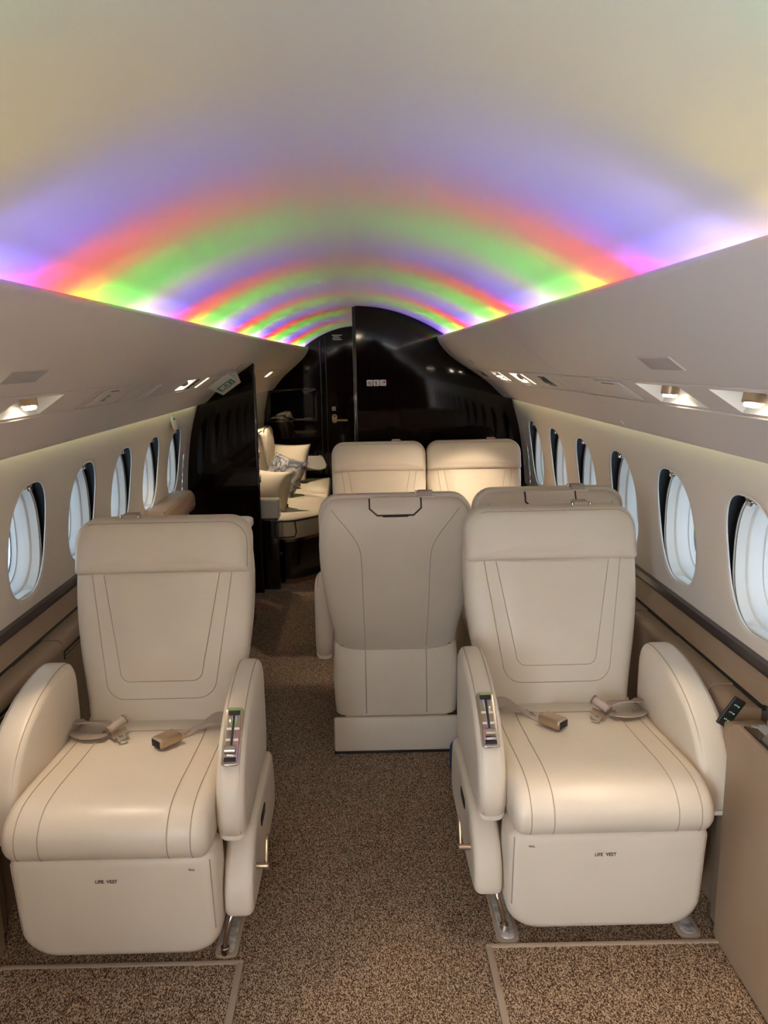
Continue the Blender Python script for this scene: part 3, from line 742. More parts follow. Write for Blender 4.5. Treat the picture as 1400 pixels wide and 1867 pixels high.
# ================================================================== BULKHEADS
def plate_xz(name, poly, y0, y1, m, parent=None):
    n = len(poly); V = [(x, y0, z) for x, z in poly]+[(x, y1, z) for x, z in poly]
    return mesh(name, V, [tuple(range(n)), tuple(range(n, 2*n))]+[(i, (i+1) % n, n+(i+1) % n, n+i) for i in range(n)], m, parent, False)
arc = [(x/20*.60, ceil_z(x/20*.60)+.004) for x in range(0, 21)]
bh = empty('wall_bulkhead', (0, 0, 0)); tag(bh, 'dark gloss ebony bulkhead right of the aisle, with stickers', kind='structure')
plate_xz('bulkhead_panel', [(.012, 0)]+[(max(.012, x), z) for x, z in arc]+[(.72, 1.60), (1.05, 1.40), (1.10, 1.0), (1.10, 0)], YB+.012, YB+.045, M_wood, bh)
box('door_jamb', (.006, YB+.028, .914), (.022, .05, 1.826), M_gloss_black, bh, .003)
pt = empty('wall_partition', (0, 0, 0)); tag(pt, 'dark gloss ebony partition left of the aisle, before the sofa', kind='structure')
plate_xz('partition_panel', [(-.632, 0), (-.632, 1.50), (-.70, 1.50), (-1.0, 1.32), (-1.10, 1.1), (-1.10, 0)], YB+.0, YB+.03, M_wood, pt)
box('partition_edge', (-.632, YB+.015, .745), (.014, .042, 1.49), M_gloss_black, pt, .003)
for z in (.92, .76): box('hinge', (-.628, YB+.040, z), (.016, .012, .05), M_chrome, pt, .002)

# stickers on the bulkhead
def sticker(x, z, s, y, label, kind):
    Ms = frame((x, y, z), (1, 0, 0), (0, 0, 1))
    o = empty('sticker', (0, 0, 0)); tag(o, label, 'sticker')
    pad('sticker_card', rr2(s, -s, s, s*.25, s*.25, 3), .0012, .0004, lambda u, v, h: Ms @ Vector((u, v, h)), M_white, o, steps=1, fill=1)
    M2 = Ms @ Matrix.Translation((0, 0, .0014))
    if kind == 'smoke':
        c, d = .7071, .7071
        flat('prohibition_ring', ring_poly(s*.52, s*.66)+[[(-s*.5, s*.38), (-s*.38, s*.5), (s*.5, -s*.38), (s*.38, -s*.5)]], M2, .0004, M_red if s < .02 else M_ink, o)
        flat('cigarette', [rect(-s*.36, -s*.10, s*.22, s*.06), rect(s*.26, -s*.10, s*.36, s*.06)], M2, .0003, M_ink, o)
    elif kind == 'ext':
        flat('extinguisher', [rect(-s*.28, -s*.7, s*.10, s*.28), rect(-s*.18, s*.28, s*.0, s*.42)], M2, .0004, M_red, o)
        flat('extinguisher_head', [rect(-s*.55, s*.42, s*.30, s*.56), rect(-s*.55, s*.1, -s*.45, s*.42), rect(s*.42, -s*.62, s*.6, -s*.45)], M2, .0004, M_ink, o)
    else:
        flat('red_mask', [[(s*.35+s*.34*cos(a*pi/8), s*.2+s*.34*sin(a*pi/8)) for a in range(16)]], M2, .0004, M_red, o)
        flat('hood_lines', [[(-s*.7, -s*.3), (-s*.6, -s*.4), (0, s*.25), (-s*.1, s*.35)], [(-s*.4, -s*.5), (-s*.3, -s*.6), (s*.1, -s*.1), (0, 0)], rect(s*.2, -s*.65, s*.4, -s*.5)], M2, .0004, M_grey, o)
YS = YB+.0115
sticker(.098, 1.358, .0195, YS, 'white no smoking sticker, leftmost of three on the dark bulkhead', 'smoke')
sticker(.140, 1.358, .0195, YS, 'white sticker with red extinguisher, middle of three on bulkhead', 'ext')
sticker(.182, 1.358, .0195, YS, 'white sticker with red mask symbol, rightmost of three on bulkhead', 'hood')

# ================================================================== AFT LOUNGE: end wall, door, screen
ew = empty('wall_aft', (0, 0, 0)); tag(ew, 'dark gloss ebony end wall behind the sofa', kind='structure')
kE = taper(YE)
arcE = [(x*kE*1.02, 1.5+(z-1.5)*.90+.004) for x, z in cp if abs(x) <= .56]
plate_xz('end_panel', [(-.95, 0), (-.95, 1.3), (-.62, 1.50)]+arcE+[(.62, 1.50), (.95, 1.3), (.95, 0)], YE-.03, YE, M_wood, ew)
dr = empty('door_1', (0, 0, 0)); tag(dr, 'dark gloss ebony door at the end of the aisle', kind='structure')
yd = YE-.045
plate_xz('door_leaf', [(-.262, .01), (.20, .01), (.20, 1.745), (.05, 1.772), (-.06, 1.768), (-.16, 1.750), (-.262, 1.715)], yd, yd+.015, M_wood, dr)
tube('door_edge', [(-.266, yd-.002, .01), (-.266, yd-.002, 1.71)], .007, M_gloss_black, dr)
tube('door_frame', [(-.315, yd+.008, .01), (-.315, yd+.008, 1.68)], .010, M_gloss_black, dr)
hp = pad('handle_plate', rr2(.024, -.040, .040, .023, .023, 6), .012, .005, lambda u, v, h: Vector((-.200+u, yd-h, .985+v)), M_champ, dr)
tube('door_handle', smooth_path([(-.200, yd-.012, .975), (-.200, yd-.045, .975), (-.19, yd-.052, .974), (-.10, yd-.052, .973), (-.085, yd-.050, .973)], 4), .010, M_champ, dr, 10)
cyl('lock_button', (-.200, yd-.014, 1.008), (0, 1, 0), .009, .006, M_blackp, hp, 14)
Mp = frame((-.245+.085, yd-.0005, 1.690), (1, 0, 0), (0, 0, 1))
flat('door_notice', [rect(-.045+.01*(i % 2), .03-.013*i, .045-.012*((i*5) % 3), .038-.013*i) for i in range(4)], Mp, .0008, M_grey, dr)
sticker(-.205, 1.075, .018, yd-.0005, 'small white no smoking sticker above the far door handle', 'smoke')
tv = empty('television', (0, 0, 0)); tag(tv, 'dark flat screen on the end wall above the sofa', 'television')
pad('screen_glass', rr2(.235, -.145, .145, .012, .012, 3), .018, .004, lambda u, v, h: Vector((-.595+u, YE-.030-h, 1.115+v)), M_screen, tv)
flat('bezel', frame_rects(.240, .150, .008), frame((-.595, YE-.048, 1.115), (1, 0, 0), (0, 0, 1)), .001, M_gloss_black, tv)

# ---- sofa
sf = empty('sofa', (-.6, 6.0, 0)); 
tag(sf, 'beige sofa with dark piping behind the dark partition', 'sofa')
sf.location = (0, 0, 0)
SO = [(-.55, 5.10), (-.50, 5.09), (-.42, 5.11), (-.28, 5.24), (-.235, 5.31), (-.225, 5.42), (-.235, 6.2), (-.25, 6.90), (-.30, 6.93), (-.80, 6.93), (-.84, 6.85), (-.86, 5.15), (-.82, 5.10)]
def inset(P, d):
    cx_ = sum(p[0] for p in P)/len(P); cy_ = sum(p[1] for p in P)/len(P); out = []
    hx = max(abs(p[0]-cx_) for p in P); hy = max(abs(p[1]-cy_) for p in P)
    return [(cx_+(p[0]-cx_)*(1-d/hx), cy_+(p[1]-cy_)*(1-d/hy)) for p in P]
SOs = [(p.x, p.y) for p in smooth_path([(a, b, 0) for a, b in SO], 4, True)]
rings = [[(x, y, .315) for x, y in inset(SOs, .012)], [(x, y, .325) for x, y in SOs], [(x, y, .425) for x, y in SOs], [(x, y, .447) for x, y in inset(SOs, .008)], [(x, y, .458) for x, y in inset(SOs, .03)]]
for k, f in enumerate((.12, .2, .27)): rings.append([(x, y, .466+.010*cos(y*9.7)) for x, y in inset(SOs, f)])
loft('seat_cushion', rings, M_sofa, sf)
tube('piping', [(x, y, .442) for x, y in inset(SOs, -.002)], .007, M_pipe_dark, sf, closed=True)
tube('piping', [(-.545, 5.088, .32), (-.52, 5.082, .33), (-.43, 5.10, .33), (-.42, 5.11, .36), (-.425, 5.105, .43), (-.45, 5.095, .446)], .005, M_pipe_dark, sf)
tube('cushion_seam', [(-.62, 5.16+.1*i, .479+.01*cos((5.16+.1*i)*9.7)) for i in range(18)], .004, M_seam, sf)
BO = [(x, y) for x, y in inset(SOs, .012)]
loft('base', [[(x, y, .03) for x, y in BO], [(x, y, .300) for x, y in BO]], M_gloss_black, sf)
loft('base_trim', [[(x, y, .296) for x, y in inset(SOs, .004)], [(x, y, .314) for x, y in inset(SOs, .004)]], M_chrome, sf)
loft('kick_trim', [[(x, y, .0) for x, y in inset(SOs, .006)], [(x, y, .032) for x, y in inset(SOs, .006)]], M_chrome, sf)
cyl('base_latch', (-.525, 5.083, .22), (0, 1, 0), .010, .008, M_chromeb, sf, 14)
for i, (a, b) in enumerate(((5.14, 5.74), (5.75, 6.35), (6.36, 6.90))):
    hh = (b-a)/2
    bc = pad('back_cushion', rr2(hh, 0, .46, .05, .10, 6), .16, .06, lambda u, v, h, a=a, b=b: Vector((-.90+h*.85+.0*(v-.05)+.02, (a+b)/2+u, .475+v+h*.18)), M_sofa, sf, crown=.03)
    op = rr2(hh, 0, .46, .05, .10, 6)
    tube('piping', [Vector((-.90+.125*.85+.02, (a+b)/2+u*.985, .475+v*.99+.125*.18)) for u, v in op], .005, M_pipe_dark, bc, closed=True)
# near arm box and far arm shelf
na = empty('side_table', (0, 0, 0)); tag(na, 'white end box on black plinth at the near end of the sofa', 'end box')
box('box_top', (-.60, 5.035, .545), (.17, .10, .13), M_panelw, na, .012, 3)
box('plinth', (-.585, 5.02, .24), (.12, .11, .478), M_gloss_black, na, .004)
fa = empty('armrest_shelf', (0, 0, 0)); tag(fa, 'cream armrest shelf with controls on the end wall', 'shelf')
pad('shelf_body', [(-.36, 0), (.0, 0), (.055, .02), (.065, .05), (.03, .125), (.0, .135), (-.36, .135)], .085, .012, lambda u, v, h: Vector((-.345+u, YE-.03-h, .520+v)), M_panelw, fa)
box('control_strip', (-.40, YE-.075, .657), (.09, .05, .006), M_blackp, fa, .002)
for i in range(3): cyl('control_knob', (-.425+.025*i, YE-.075, .664), (0, 0, 1), .008, .010, M_chromeb, fa, 12)
box('shelf_groove', (-.56, YE-.1155, .615), (.15, .003, .012), M_champ, fa, .001)
def pillow(name, c, w, h, t, rot, m, label, pipe=None):
    r = empty(name, c); r.rotation_euler = rot; tag(r, label, 'pillow', 'pillows on the sofa')
    n = 16; V, Fc = [], []
    for sgn in (1, -1):
        for i in range(n+1):
            for j in range(n+1):
                u, v = -1+2*i/n, -1+2*j/n
                g = (max(0, 1-u*u)**.5)*(max(0, 1-v*v)**.5)
                pinch = 1-.07*(1-abs(v)**2)*abs(u)**3 if 1 else 1
                pu = 1-.08*(1-v*v); pv = 1-.08*(1-u*u)
                V.append((u*w/2*pu, sgn*t/2*(g**.8), v*h/2*pv))
    N = (n+1)**2
    for s in range(2):
        for i in range(n):
            for j in range(n): a = s*N+i*(n+1)+j; Fc.append((a, a+1, a+n+2, a+n+1) if s else (a, a+n+1, a+n+2, a+1))
    cov = mesh('pillow_cover', V, Fc, m, r)
    bm = bmesh.new(); bm.from_mesh(cov.data); bmesh.ops.remove_doubles(bm, verts=bm.verts[:], dist=.0005); bmesh.ops.recalc_face_normals(bm, faces=bm.faces[:]); bm.to_mesh(cov.data); bm.free(); cov.data.shade_smooth()
    if pipe:
        P = [(-1+2*i/12, -1) for i in range(12)]+[(1, -1+2*i/12) for i in range(12)]+[(1-2*i/12, 1) for i in range(12)]+[(-1, 1-2*i/12) for i in range(12)]
        tube('piping', [(u*w/2*(1-.08*(1-v*v)), 0, v*h/2*(1-.08*(1-u*u))) for u, v in P], .005, pipe, r, closed=True)
    return r
pillow('pillow', (-.60, 6.70, .635), .36, .34, .14, (radians(-24), 0, radians(-18)), M_sofa, 'plain beige pillow with dark piping at the far sofa end', M_pipe_dark)
pillow('pillow', (-.585, 6.0, .615), .36, .34, .16, (radians(-30), radians(10), radians(-40)), M_camo, 'grey and white printed pillow in the middle of the sofa')
pillow('pillow', (-.61, 5.38, .605), .30, .30, .17, (radians(-22), 0, radians(-28)), M_sofa, 'plain beige pillow next to the dark partition')
for (x, y, lab) in ((-.50, 6.33, 'black belt buckle on the sofa beyond the printed pillow'), (-.52, 5.42, 'black belt buckle on the sofa near the white end box')):
    o = empty('belt_buckle', (x, y, .475)); tag(o, lab, 'buckle', 'belt buckles on the sofa')
    box('buckle_body', (0, 0, .012), (.045, .05, .026), M_blackp, o, .006); box('buckle_slot', (0, -.026, .012), (.03, .004, .010), M_chrome, o, .001)
    ribbon('strap', [(0, .02, .010), (-.05, .06, .008), (-.12, .10, .008)], .04, (.6, .8, 0), .003, M_blackp, o)

# ================================================================== SEATS
# local axes: x across, y backwards, z up, the seat faces -y; g = +1 puts the aisle arm at +x
W_TAB = smooth_tab([(.40, .222), (.50, .236), (.62, .258), (.74, .272), (.84, .275), (.90, .272), (.96, .263), (1.0, .245), (1.02, .225)])
T_TAB = smooth_tab([(.40, .130), (.55, .150), (.75, .150), (.90, .135), (.98, .105), (1.02, .075)])
def yfront(z): return .530+(z-.43)*.285
NB = 4.5
def back_yc(z): return yfront(z)+interp(T_TAB, z)/2
def back_front(x, z):
    w, d = interp(W_TAB, z), interp(T_TAB, z)/2; return back_yc(z)-d*max(0, 1-abs(x/w)**NB)**(1/NB)
def back_rear(x, z):
    w, d = interp(W_TAB, z), interp(T_TAB, z)/2; return back_yc(z)+d*max(0, 1-abs(x/w)**NB)**(1/NB)
ARM = [(.125, .332), (.090, .345), (.072, .375), (.072, .420), (.092, .478), (.135, .540), (.200, .590), (.290, .628), (.390, .648), (.470, .652), (.520, .640), (.545, .610), (.552, .560), (.552, .400), (.530, .345), (.500, .332)]
ARM = [(p.x, p.y) for p in smooth_path([(a, b, 0) for a, b in ARM], 3, True)]
CUSH = [(.010, .352), (-.012, .362), (-.026, .390), (-.022, .425), (.004, .455), (.050, .471), (.130, .472), (.260, .460), (.400, .450), (.500, .448), (.540, .440), (.552, .410), (.552, .360), (.520, .345), (.300, .340), (.10, .345)]
CUSHS = [(p.x, p.y) for p in smooth_path([(a, b, 0) for a, b in CUSH], 4, True)]
_upper = sorted([p for p in CUSHS if p[1] > .42 and -.024 < p[0] < .545])
def cush_top(y):
    return interp(_upper, y)
    tab = [(-.024, .425), (.004, .455), (.050, .471), (.130, .472), (.260, .460), (.400, .450), (.500, .448), (.545, .44)]
    return interp(tab, y)
SHROUD = [(p.x, p.y) for p in smooth_path([(.085, .125, 0), (.070, .160, 0), (.085, .22, 0), (.14, .285, 0), (.20, .318, 0), (.30, .325, 0), (.52, .325, 0), (.58, .30, 0), (.60, .20, 0), (.58, .125, 0), (.45, .112, 0), (.20, .112, 0)], 3, True)]
def seat(loc, rz, g, label, arms=('aisle', 'wall'), detail=True, group=None):
    S = empty('cabin_seat', loc, rz); tag(S, label, 'seat', group or 'cream leather cabin seats')
    # plinth and rear base plate
    box('plinth', (0, .40, .085), (.40, .50, .165), M_leather, S, .012)
    box('plinth_foot', (0, .40, .004), (.41, .51, .008), M_blackp, S, .001)
    box('rear_plate', (0, .672, .078), (.485, .020, .140), M_leather, S, .008)
    box('rear_plate_foot', (0, .672, .004), (.488, .022, .008), M_blackp, S, .001)
    box('seat_pan', (0, .32, .25), (.43, .52, .18), M_leather, S, .02, 3)
    # legrest
    def lm(u, v, h): return Vector((u, .115+(.345-v)*.10-h, v))
    lr = pad('leg_rest', rr2(.250, .045, .345, .085, .028, 7), .105, .028, lm, M_leather, S, crown=.006)
    for sx in (-1, 1):
        P = [lm(sx*(.250-.012), v, .1015) for v in [.335-.02*i for i in range(11)]]
        tube('seam', P, .0016, M_seam, lr)
    text_mesh('life_vest_print', 'LIFE  VEST', .0122, frame(lm(-.012, .285 if g > 0 else .285, .1115), (1, 0, 0), (0, .05, 1)), M_ink, lr, .0001)
    text_mesh('pull_print', 'PULL', .0070, frame(lm(g*.195, .312, .1085), (1, 0, 0), (0, .05, 1)), M_ink, lr, .0002)
    # cushion
    hw = .245
    cu = pad('seat_cushion', CUSHS, 2*hw, .030, lambda u, v, h: Vector((-hw+h, u, v)), M_leather_c, S, double=True, steps=5)
    for x in (-.205, -.150, .150, .205):
        path = [(x, .016, .350), (x, -.0135, .3615), (x, -.0272, .390), (x, -.0237, .425)]+[(x, y, cush_top(y)+.0008) for y in (-.010, .004, .027, .05, .09, .13, .19, .26, .33, .40, .46)]
        pass
        tube('seam', smooth_path(path, 3), .0012, M_seam, cu)
    tube('seam', [(-.15+.03*i, .455, cush_top(.455)+.001) for i in range(11)], .0015, M_seam, cu)
    # backrest body
    rings = []; K = 48
    def ringat(z, k=1.0, kd=1.0):
        w, d, yc = interp(W_TAB, z)*k, interp(T_TAB, z)/2*kd, back_yc(z)
        return [(w*sp(cos(2*pi*i/K), 2/NB), yc+d*sp(sin(2*pi*i/K), 2/NB), z) for i in range(K)]
    rings.append([(x, y, .405) for x, y, z in ringat(.40, .95, .75)])
    zs = [.41, .45, .5, .55, .6, .65, .7, .75, .8, .85, .9, .94, .97, .99, 1.005]
    rings += [ringat(z) for z in zs]
    rings.append([(x, y, 1.015) for x, y, z in ringat(1.012, .975, .92)]); rings.append([(x, y, 1.021) for x, y, z in ringat(1.018, .92, .75)]); rings.append([(x, y, 1.023) for x, y, z in ringat(1.02, .6, .3)])
    bk = loft('backrest', rings, M_leather, S)
    # head pad in front of the upper back
    hd = pad('head_pad', rr2(.273, .866, 1.032, .014, .072, 8), .070, .026, lambda u, v, h: Vector((u, yfront(v)+.044-h+.022*(abs(u)/.273)**4, v)), M_leather, S, crown=.002)
    ho = [p for p in rr2(.273-.009, .872, 1.032-.009, .016, .066, 8)][7:21]
    tube('seam', [Vector((u, yfront(v)+.044-.0665+.022*(abs(u)/.273)**4, v)) for u, v in ho], .0012, M_seam, hd)
    # front panel seams of the back
    def fseam(P, r=.0012):
        tube('seam', [Vector((x, back_front(x, z)-.0006, z)) for x, z in P], r, M_seam, bk)
    def ushape(wt, wb, zb, rc, zt=.868):
        P = [(-wt+(wt-wb)*i/12, zt-(zt-zb-rc)*i/12) for i in range(13)]
        P += [(-wb+rc-rc*cos(a*pi/12), zb+rc-rc*sin(a*pi/12)) for a in range(1, 7)]
        P += [(-wb+rc+(2*wb-2*rc)*i/10, zb) for i in range(1, 11)]
        P += [(-x, z) for x, z in P[:19]][::-1]
        return P
    fseam(ushape(.178, .125, .555, .03)); fseam(ushape(.215, .168, .505, .055))
    # raised centre panel
    cen = [(x*.985, z) for x, z in ushape(.176, .123, .558, .03)]
    V, Fc = [], []
    for i in range(11):
        z = .560+(.868-.560)*i/10
        hwz = .123+(.176-.123)*(z-.588)/(.868-.588) if z > .588 else .123-.03*(1-sqrt(max(0, 1-((.588-z)/.03)**2)))
        for j in range(13):
            x = -hwz+2*hwz*j/12; e = (1-(abs(x)/hwz)**6)*(1-max(0, (.60-z)/.04)**2 if z < .60 else 1); V.append((x, back_front(x, z)-.008*max(0, e), z))
    for i in range(10):
        for j in range(12): a = i*13+j; Fc.append((a, a+1, a+14, a+13))
    mesh('back_panel', V, Fc, M_leather_c, bk)
    # rear: seams, skirt, flap
    def rseam(P, r=.0013): tube('seam', smooth_path([Vector((x, back_rear(x, z)+.0006, z)) for x, z in P], 3), r, M_seam, bk)
    for s in (-1, 1): rseam([(s*.225, .985), (s*.200, .955), (s*.160, .905), (s*.130, .850), (s*.122, .780), (s*.120, .65), (s*.118, .55), (s*.116, .43)])
    sk = []
    for z, w in ((.150, .224), (.158, .234), (.22, .238), (.30, .240), (.38, .238), (.425, .236), (.440, .230)):
        t = (z-.15)/.29; yr = .665+.012*sin(t*pi)-.012*t
        sk.append([(w*sp(cos(2*pi*i/K), 2/6), yr-.055+.055*sp(sin(2*pi*i/K), 2/6), z) for i in range(K)])
    so = loft('rear_skirt', sk, M_leather_c, S)
    tube('seam', [(x, .665-.012+.055-.055+.0005+.0, .436) for x in [-.21+.042*i for i in range(11)]], .003, M_seam, so)
    for s in (-1, 1): tube('seam', [(s*.116, .665+.012*sin((z-.15)/.29*pi)-.012*(z-.15)/.29+.0008, z) for z in [.16+.027*i for i in range(11)]], .0018, M_seam, so)
    # flap at the top of the back
    fm = lambda u, v, h: Vector((u, back_rear(u, min(v, .985))-.008+h-max(0, v-.985)*.55, v))
    fl = pad('grip_flap', [(-.088, 1.026), (-.088, .990), (-.062, .968), (.062, .968), (.088, .990), (.088, 1.026)], .017, .005, fm, M_leather, bk, steps=3)
    tube('flap_edge', [fm(u, v, .0095) for u, v in ((-.091, 1.022), (-.091, .989), (-.064, .965), (.064, .965), (.091, .989), (.091, 1.022))], .0028, M_pipe_dark, fl)
    box('grip_slot', (0, back_rear(0, .963)+.001, .963), (.090, .010, .007), M_black, fl, .002)
    # shoulder belt guide
    gx = -g*.105
    bg_ = box('belt_guide', (gx, back_yc(1.0)+.004, 1.032), (.050, .046, .022), M_belt, S, .006, 3)
    box('guide_base', (gx, back_yc(1.0)+.0, 1.022), (.075, .056, .008), M_leather, bg_, .003)
    for s in (-1, 1): box('guide_clip', (gx+s*.028, back_yc(1.0)-.012, 1.031), (.006, .022, .018), M_chrome, bg_, .002)
    tube('shell_notch', [(gx*-.35+.03*i*g*0+.0+s_*.02, back_front(.0, 1.0)+.024, 1.022) for i, s_ in enumerate((-1, -.5, 0, .5, 1))], .0012, M_seam, bk)
    # arms and shrouds
    for nm, s in (('aisle', g), ('wall', -g)):
        x0, x1 = .244, ((.316 if nm == 'aisle' else .332) if detail else .312)
        if nm in arms:
            T = x1-x0
            a = pad('armrest', ARM, T, .024, lambda u, v, h: Vector((s*(x0+h), u, v)), M_leather, S, double=True, steps=5, crown=.004)
            for xx in (x0+.013, x1-.013):
                cu_, cv_ = .312, .492
                Q = [(u, v) for u, v in ARM if not (v < .40 and u > .2) and u < .535]
                Q = sorted(Q, key=lambda p: (math.atan2(p[1]-.40, p[0]-.40)))
                Q = [q_ for q_ in Q]
                tube('seam', [Vector((s*xx, cu_+(u-cu_)*.984+.001, cv_+(v-cv_)*.984)) for u, v in Q], .0016, M_seam, a)
            if nm == 'aisle' and detail:
                A_, B_ = Vector((0, .258, .6165)), Vector((0, .108, .502)); c = (A_+B_)/2; t = (A_-B_).normalized()
                c = c+Vector((0, -.62, .78)).normalized()*.013; c.x = s*(x0+x1)/2
                Mc = frame(c, (1, 0, 0), t)
                hl = .078
                pl_ = pad('control_plate', rr2(.023, -hl, hl, .010, .010, 4), .006, .003, lambda u, v, h: Mc @ Vector((u, v, h)), M_chrome, a, steps=3, fill=1)
                pad('control_well', rr2(.0165, -hl+.009, hl-.009, .006, .006, 3), .0012, .0005, lambda u, v, h: Mc @ Vector((u, v, .006+h)), M_chromeb, pl_, steps=1, fill=1)
                flat('control_slot', [rect(-.0028, -hl+.030, .0028, hl-.022)], Mc @ Matrix.Translation((0, 0, .0074)), .0006, M_black, pl_)
                for v0 in (-hl+.014, hl-.016): flat('well_end', [rect(-.015, v0-.006, .015, v0+.006)], Mc @ Matrix.Translation((0, 0, .0073)), .0006, M_blackp, pl_)
                for v0 in (-.012, .018): flat('well_band', [rect(-.016, v0-.003, -.004, v0+.003), rect(.004, v0-.003, .016, v0+.003)], Mc @ Matrix.Translation((0, 0, .0073)), .0007, M_panelw, pl_)
                cyl('control_lever', Mc @ Vector((0, -hl+.036, .014)), (1, 0, 0), .012, .028, M_chrome, pl_, 18)
        if nm in arms and detail and nm == 'aisle':
            sh = pad('base_shroud', SHROUD, .074, .018, lambda u, v, h: Vector((s*(.252+h), u, v)), M_leather, S, double=True, steps=4)
            for xx in (.252+.058, .252+.014):
                tube('seam', [Vector((s*xx, .335+(u-.335)*.985, .222+(v-.222)*.985)) for u, v in SHROUD[1:13]], .0015, M_seam, sh)
            if detail:
                br = pad('arm_bracket', [(.20, .30), (.32, .30), (.32, .36), (.22, .36), (.165, .345)], .030, .006, lambda u, v, h: Vector((s*(.245+h), u-.05, v)), M_panelw, S, double=True, steps=2, fill=2)
                if nm == 'aisle':
                    pin = cyl('lever_pin', (s*.340, .155, .215), (1, 0, 0), .008, .036, M_champ, sh, 14)
                    pad('lever_blade', rr2(.013, .0, .075, .004, .008, 3), .005, .002, lambda u, v, h: Vector((s*(.350+h), .165+u+v*.45, .215+v*.8)), M_champ, pin, steps=2, fill=1)
                    pad('shroud_vent', rr2(.045, -.016, .016, .015, .015, 4), .003, .001, lambda u, v, h: Vector((s*(.3245+h), .31+u, .265+v)), M_black, sh, steps=1, fill=1)
                ft = tube('track_fitting', smooth_path([(s*.268, .13, .118), (s*.262, .105, .105), (s*.250, .095, .06), (s*.243, .095, .022)], 4), .007, M_chrome, sh, 8)
                cyl('fitting_stud', (s*.243, .098, .014), (0, 0, 1), .012, .022, M_chromeb, sh, 14)
    if detail:
        # lap belts: buckle on the aisle side, tongue on the wall side
        zc = lambda y: cush_top(y)+.006
        P = [(g*.238, .50, .470), (g*.205, .480, .474), (g*.165, .470, .478), (g*.125, .440, zc(.44)+.004), (g*.095, .410, zc(.41)+.002), (g*.070, .392, zc(.39)+.006)]
        st = ribbon('belt_strap', smooth_path(P, 4), .046, (g*.35, .85, .25), .003, M_belt, S)
        bd = Vector((g*.062, .355, zc(.355)+.016))
        ub = Vector((-g*.045, -.052, 0)).normalized()
        Mb_ = frame(bd, ub, Vector((0, 0, 1)).cross(ub))
        bb = pad('belt_buckle', rr2(.036, -.024, .024, .005, .005, 3), .030, .009, lambda u, v, h: Mb_ @ Vector((u, v, h-.016)), M_champ, S, double=True, steps=4, fill=2)
        box('buckle_mouth', (0, 0, 0), (.004, .036, .020), M_black, bb, .001).matrix_basis = Mb_ @ Matrix.Translation((.0355, 0, -.001))
        tube('strap_stitch', [Vector((g*.118, .452, zc(.45)+.008)), Vector((g*.098, .405, zc(.40)+.007)), Vector((g*.112, .42, zc(.42)+.008)), Vector((g*.10, .435, zc(.43)+.008))], .0009, M_seam, st)
        P = [(-g*.240, .505, .464), (-g*.215, .470, .472), (-g*.185, .462, .478), (-g*.15, .462, .476), (-g*.125, .448, .474), (-g*.108, .436, .474)]
        s2 = ribbon('belt_strap', smooth_path(P, 4), .046, (-g*.30, -.85, .28), .003, M_belt, S)
        P = [(-g*.235, .45, .452), (-g*.20, .415, .458), (-g*.16, .40, .462), (-g*.12, .405, .464)]
        ribbon('belt_strap', smooth_path(P, 4), .046, (-g*.30, -.85, .18), .003, M_belt, S)
        rd = Vector((g*.62, .72, .30)).normalized()
        rc = Vector((-g*.098, .425, .485))
        ro = cyl('belt_roller', rc, rd, .0125, .052, M_belt, S, 16)
        for e in (-1, 1): cyl('roller_cap', rc+rd*(e*.028), rd, .015, .004, M_chrome, ro, 14)
        ut = Vector((g*.50, -.86, -.10)).normalized(); Mt_ = frame(rc+ut*.034+Vector((0, 0, -.012)), ut, rd)
        flat('belt_tongue', [rect(-.022, -.022, .006, .022), rect(.006, -.012, .020, -.006), rect(.006, .006, .020, .012), rect(.020, -.012, .030, .012)], Mt_, .003, M_champ, ro)
    return S

seat((-.587, 1.630, 0), 0, 1, 'cream seat facing forward at the left of the picture')
seat((.631, 1.690, 0), 0, -1, 'cream seat facing forward beside the right cabinet')
seat((.150, 3.43, 0), pi, 1, 'cream seat seen from behind in the middle of the picture', ('aisle',), False)
seat((.712, 3.50, 0), pi, 1, 'cream seat seen from behind, mostly hidden by right front seat', (), False)
seat((.135, 3.74, 0), 0, -1, 'far cream seat facing camera, left one before the bulkhead', ('aisle',), False)
seat((.688, 3.74, 0), 0, -1, 'far cream seat facing camera, right one before the bulkhead', (), False)

# ================================================================== FLOOR DETAILS
def insert(name, x0, x1, y0, y1, edges, label):
    r = empty(name, (0, 0, 0)); tag(r, label, 'carpet panel', 'removable carpet panels')
    bm = bmesh.new(); bm_box(bm, ((x0+x1)/2, (y0+y1)/2, .004), (x1-x0, y1-y0, .008), .002, 1); bm_obj('carpet_panel', bm, M_carpet, r)
    for e in edges:
        if e == 'far': box('binding', ((x0+x1)/2, y1, .005), (x1-x0+.018, .016, .011), M_bind, r, .004)
        if e == 'lo': box('binding', (x0, (y0+y1)/2, .005), (.018, y1-y0, .011), M_bind, r, .004)
        if e == 'hi': box('binding', (x1, (y0+y1)/2, .005), (.018, y1-y0, .011), M_bind, r, .004)
insert('carpet_insert', -.90, -.300, .5, 1.693, ('far', 'hi'), 'bound carpet panel in front of the left front seat')
insert('carpet_insert', .338, .922, .5, 1.728, ('far', 'lo'), 'bound carpet panel in front of the right front seat')
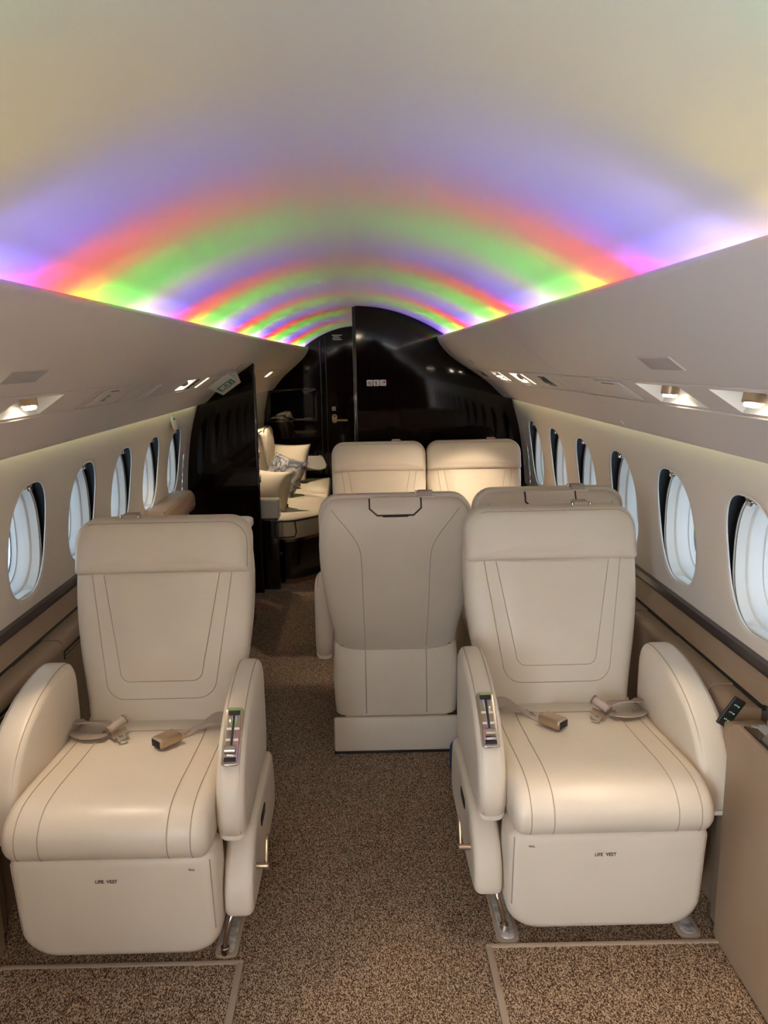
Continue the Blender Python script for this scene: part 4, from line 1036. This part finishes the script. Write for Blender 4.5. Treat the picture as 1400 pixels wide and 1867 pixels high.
for i, (x, y0, y1, lab) in enumerate(((-.342, 1.715, 2.4, 'worn metal seat track beside the left front seat'), (.393, 1.742, 2.4, 'worn metal seat track on the aisle side of right front seat'), (.872, 1.745, 2.4, 'short metal seat track by the right cabinet'))):
    o = empty('seat_track', (0, 0, 0)); tag(o, lab, 'seat track', 'seat tracks in the floor')
    pad('track_bed', rr2((y1-y0)/2, -.030, .030, .022, .022, 6), .006, .003, lambda u, v, h: Vector((x+v, (y0+y1)/2+u, h)), M_bind, o, steps=2, fill=1)
    pad('track_channel', rr2((y1-y0)/2-.012, -.019, .019, .016, .016, 6), .0085, .002, lambda u, v, h: Vector((x+v, (y0+y1)/2+u, h)), M_rail, o, steps=2, fill=1)
    for k in range(5):
        cyl('track_hole', (x, y0+.035+.028*k, .0085), (0, 0, 1), .006, .0012, M_rail, o, 14)
# blue pouch on the floor beside the right front seat
o = empty('blue_bag', (.400, 2.58, 0)); tag(o, 'small dark blue bag on the floor behind the right front seat', 'bag')
pad('bag_body', rr2(.065, 0, .135, .03, .04, 5), .07, .025, lambda u, v, h: Vector((u, h-.035, v+.001)), M_blue, o, double=True, crown=.008)
tube('bag_handle', smooth_path([(-.03, 0, .13), (-.02, 0, .155), (.02, 0, .155), (.03, 0, .13)], 5), .005, M_blue, o, 8)

# forward end of the cabin behind the camera
fwd = mesh('wall_forward', *prism([(-1.10, 0), (1.10, 0), (1.10, 1.2), (.62, 1.62), (.3, 1.79), (0, 1.84), (-.3, 1.79), (-.62, 1.62), (-1.10, 1.2)], 1, Y0-.03, Y0), M_wood, smooth=False)
tag(fwd, 'dark gloss forward bulkhead behind the camera', kind='structure')

# entry vestibule: threshold at the open doorway, and unseen warm fill lamps added behind the camera
th = box('trim_4', (-1.02, -1.24, .006), (.20, 1.0, .012), M_rail, None, .002); tag(th, 'metal threshold of the entry doorway behind the camera', kind='structure')
pj = box('wall_entry', (-1.03, -.76, .80), (.16, .04, 1.60), M_wall, None, .006); tag(pj, 'cream post beside the entry doorway', kind='structure')
for i, (x, y) in enumerate(((.0, -.55), (.0, -1.2))):
    r = empty('fill_light', (x, y, 0)); tag(r, ('round warm downlight added unseen behind the camera, nearer the seats', 'round warm downlight added unseen behind the camera, nearer the forward bulkhead')[i], 'fill light', 'added fill lamps')
    tube('fill_lamp_ring', [(.085*cos(a*pi/16), .085*sin(a*pi/16), 1.822) for a in range(32)], .006, M_chrome, r, closed=True)
    ld = bpy.data.lights.new('fill_lamp', 'AREA'); ld.shape = 'DISK'; ld.size = .15; ld.energy = 4.5*LAMP_POWER; ld.color = (1.0, .76, .52)
    lo = bpy.data.objects.new('fill_lamp', ld); COL.objects.link(lo); lo.parent = r; lo.location = (0, 0, 1.815)
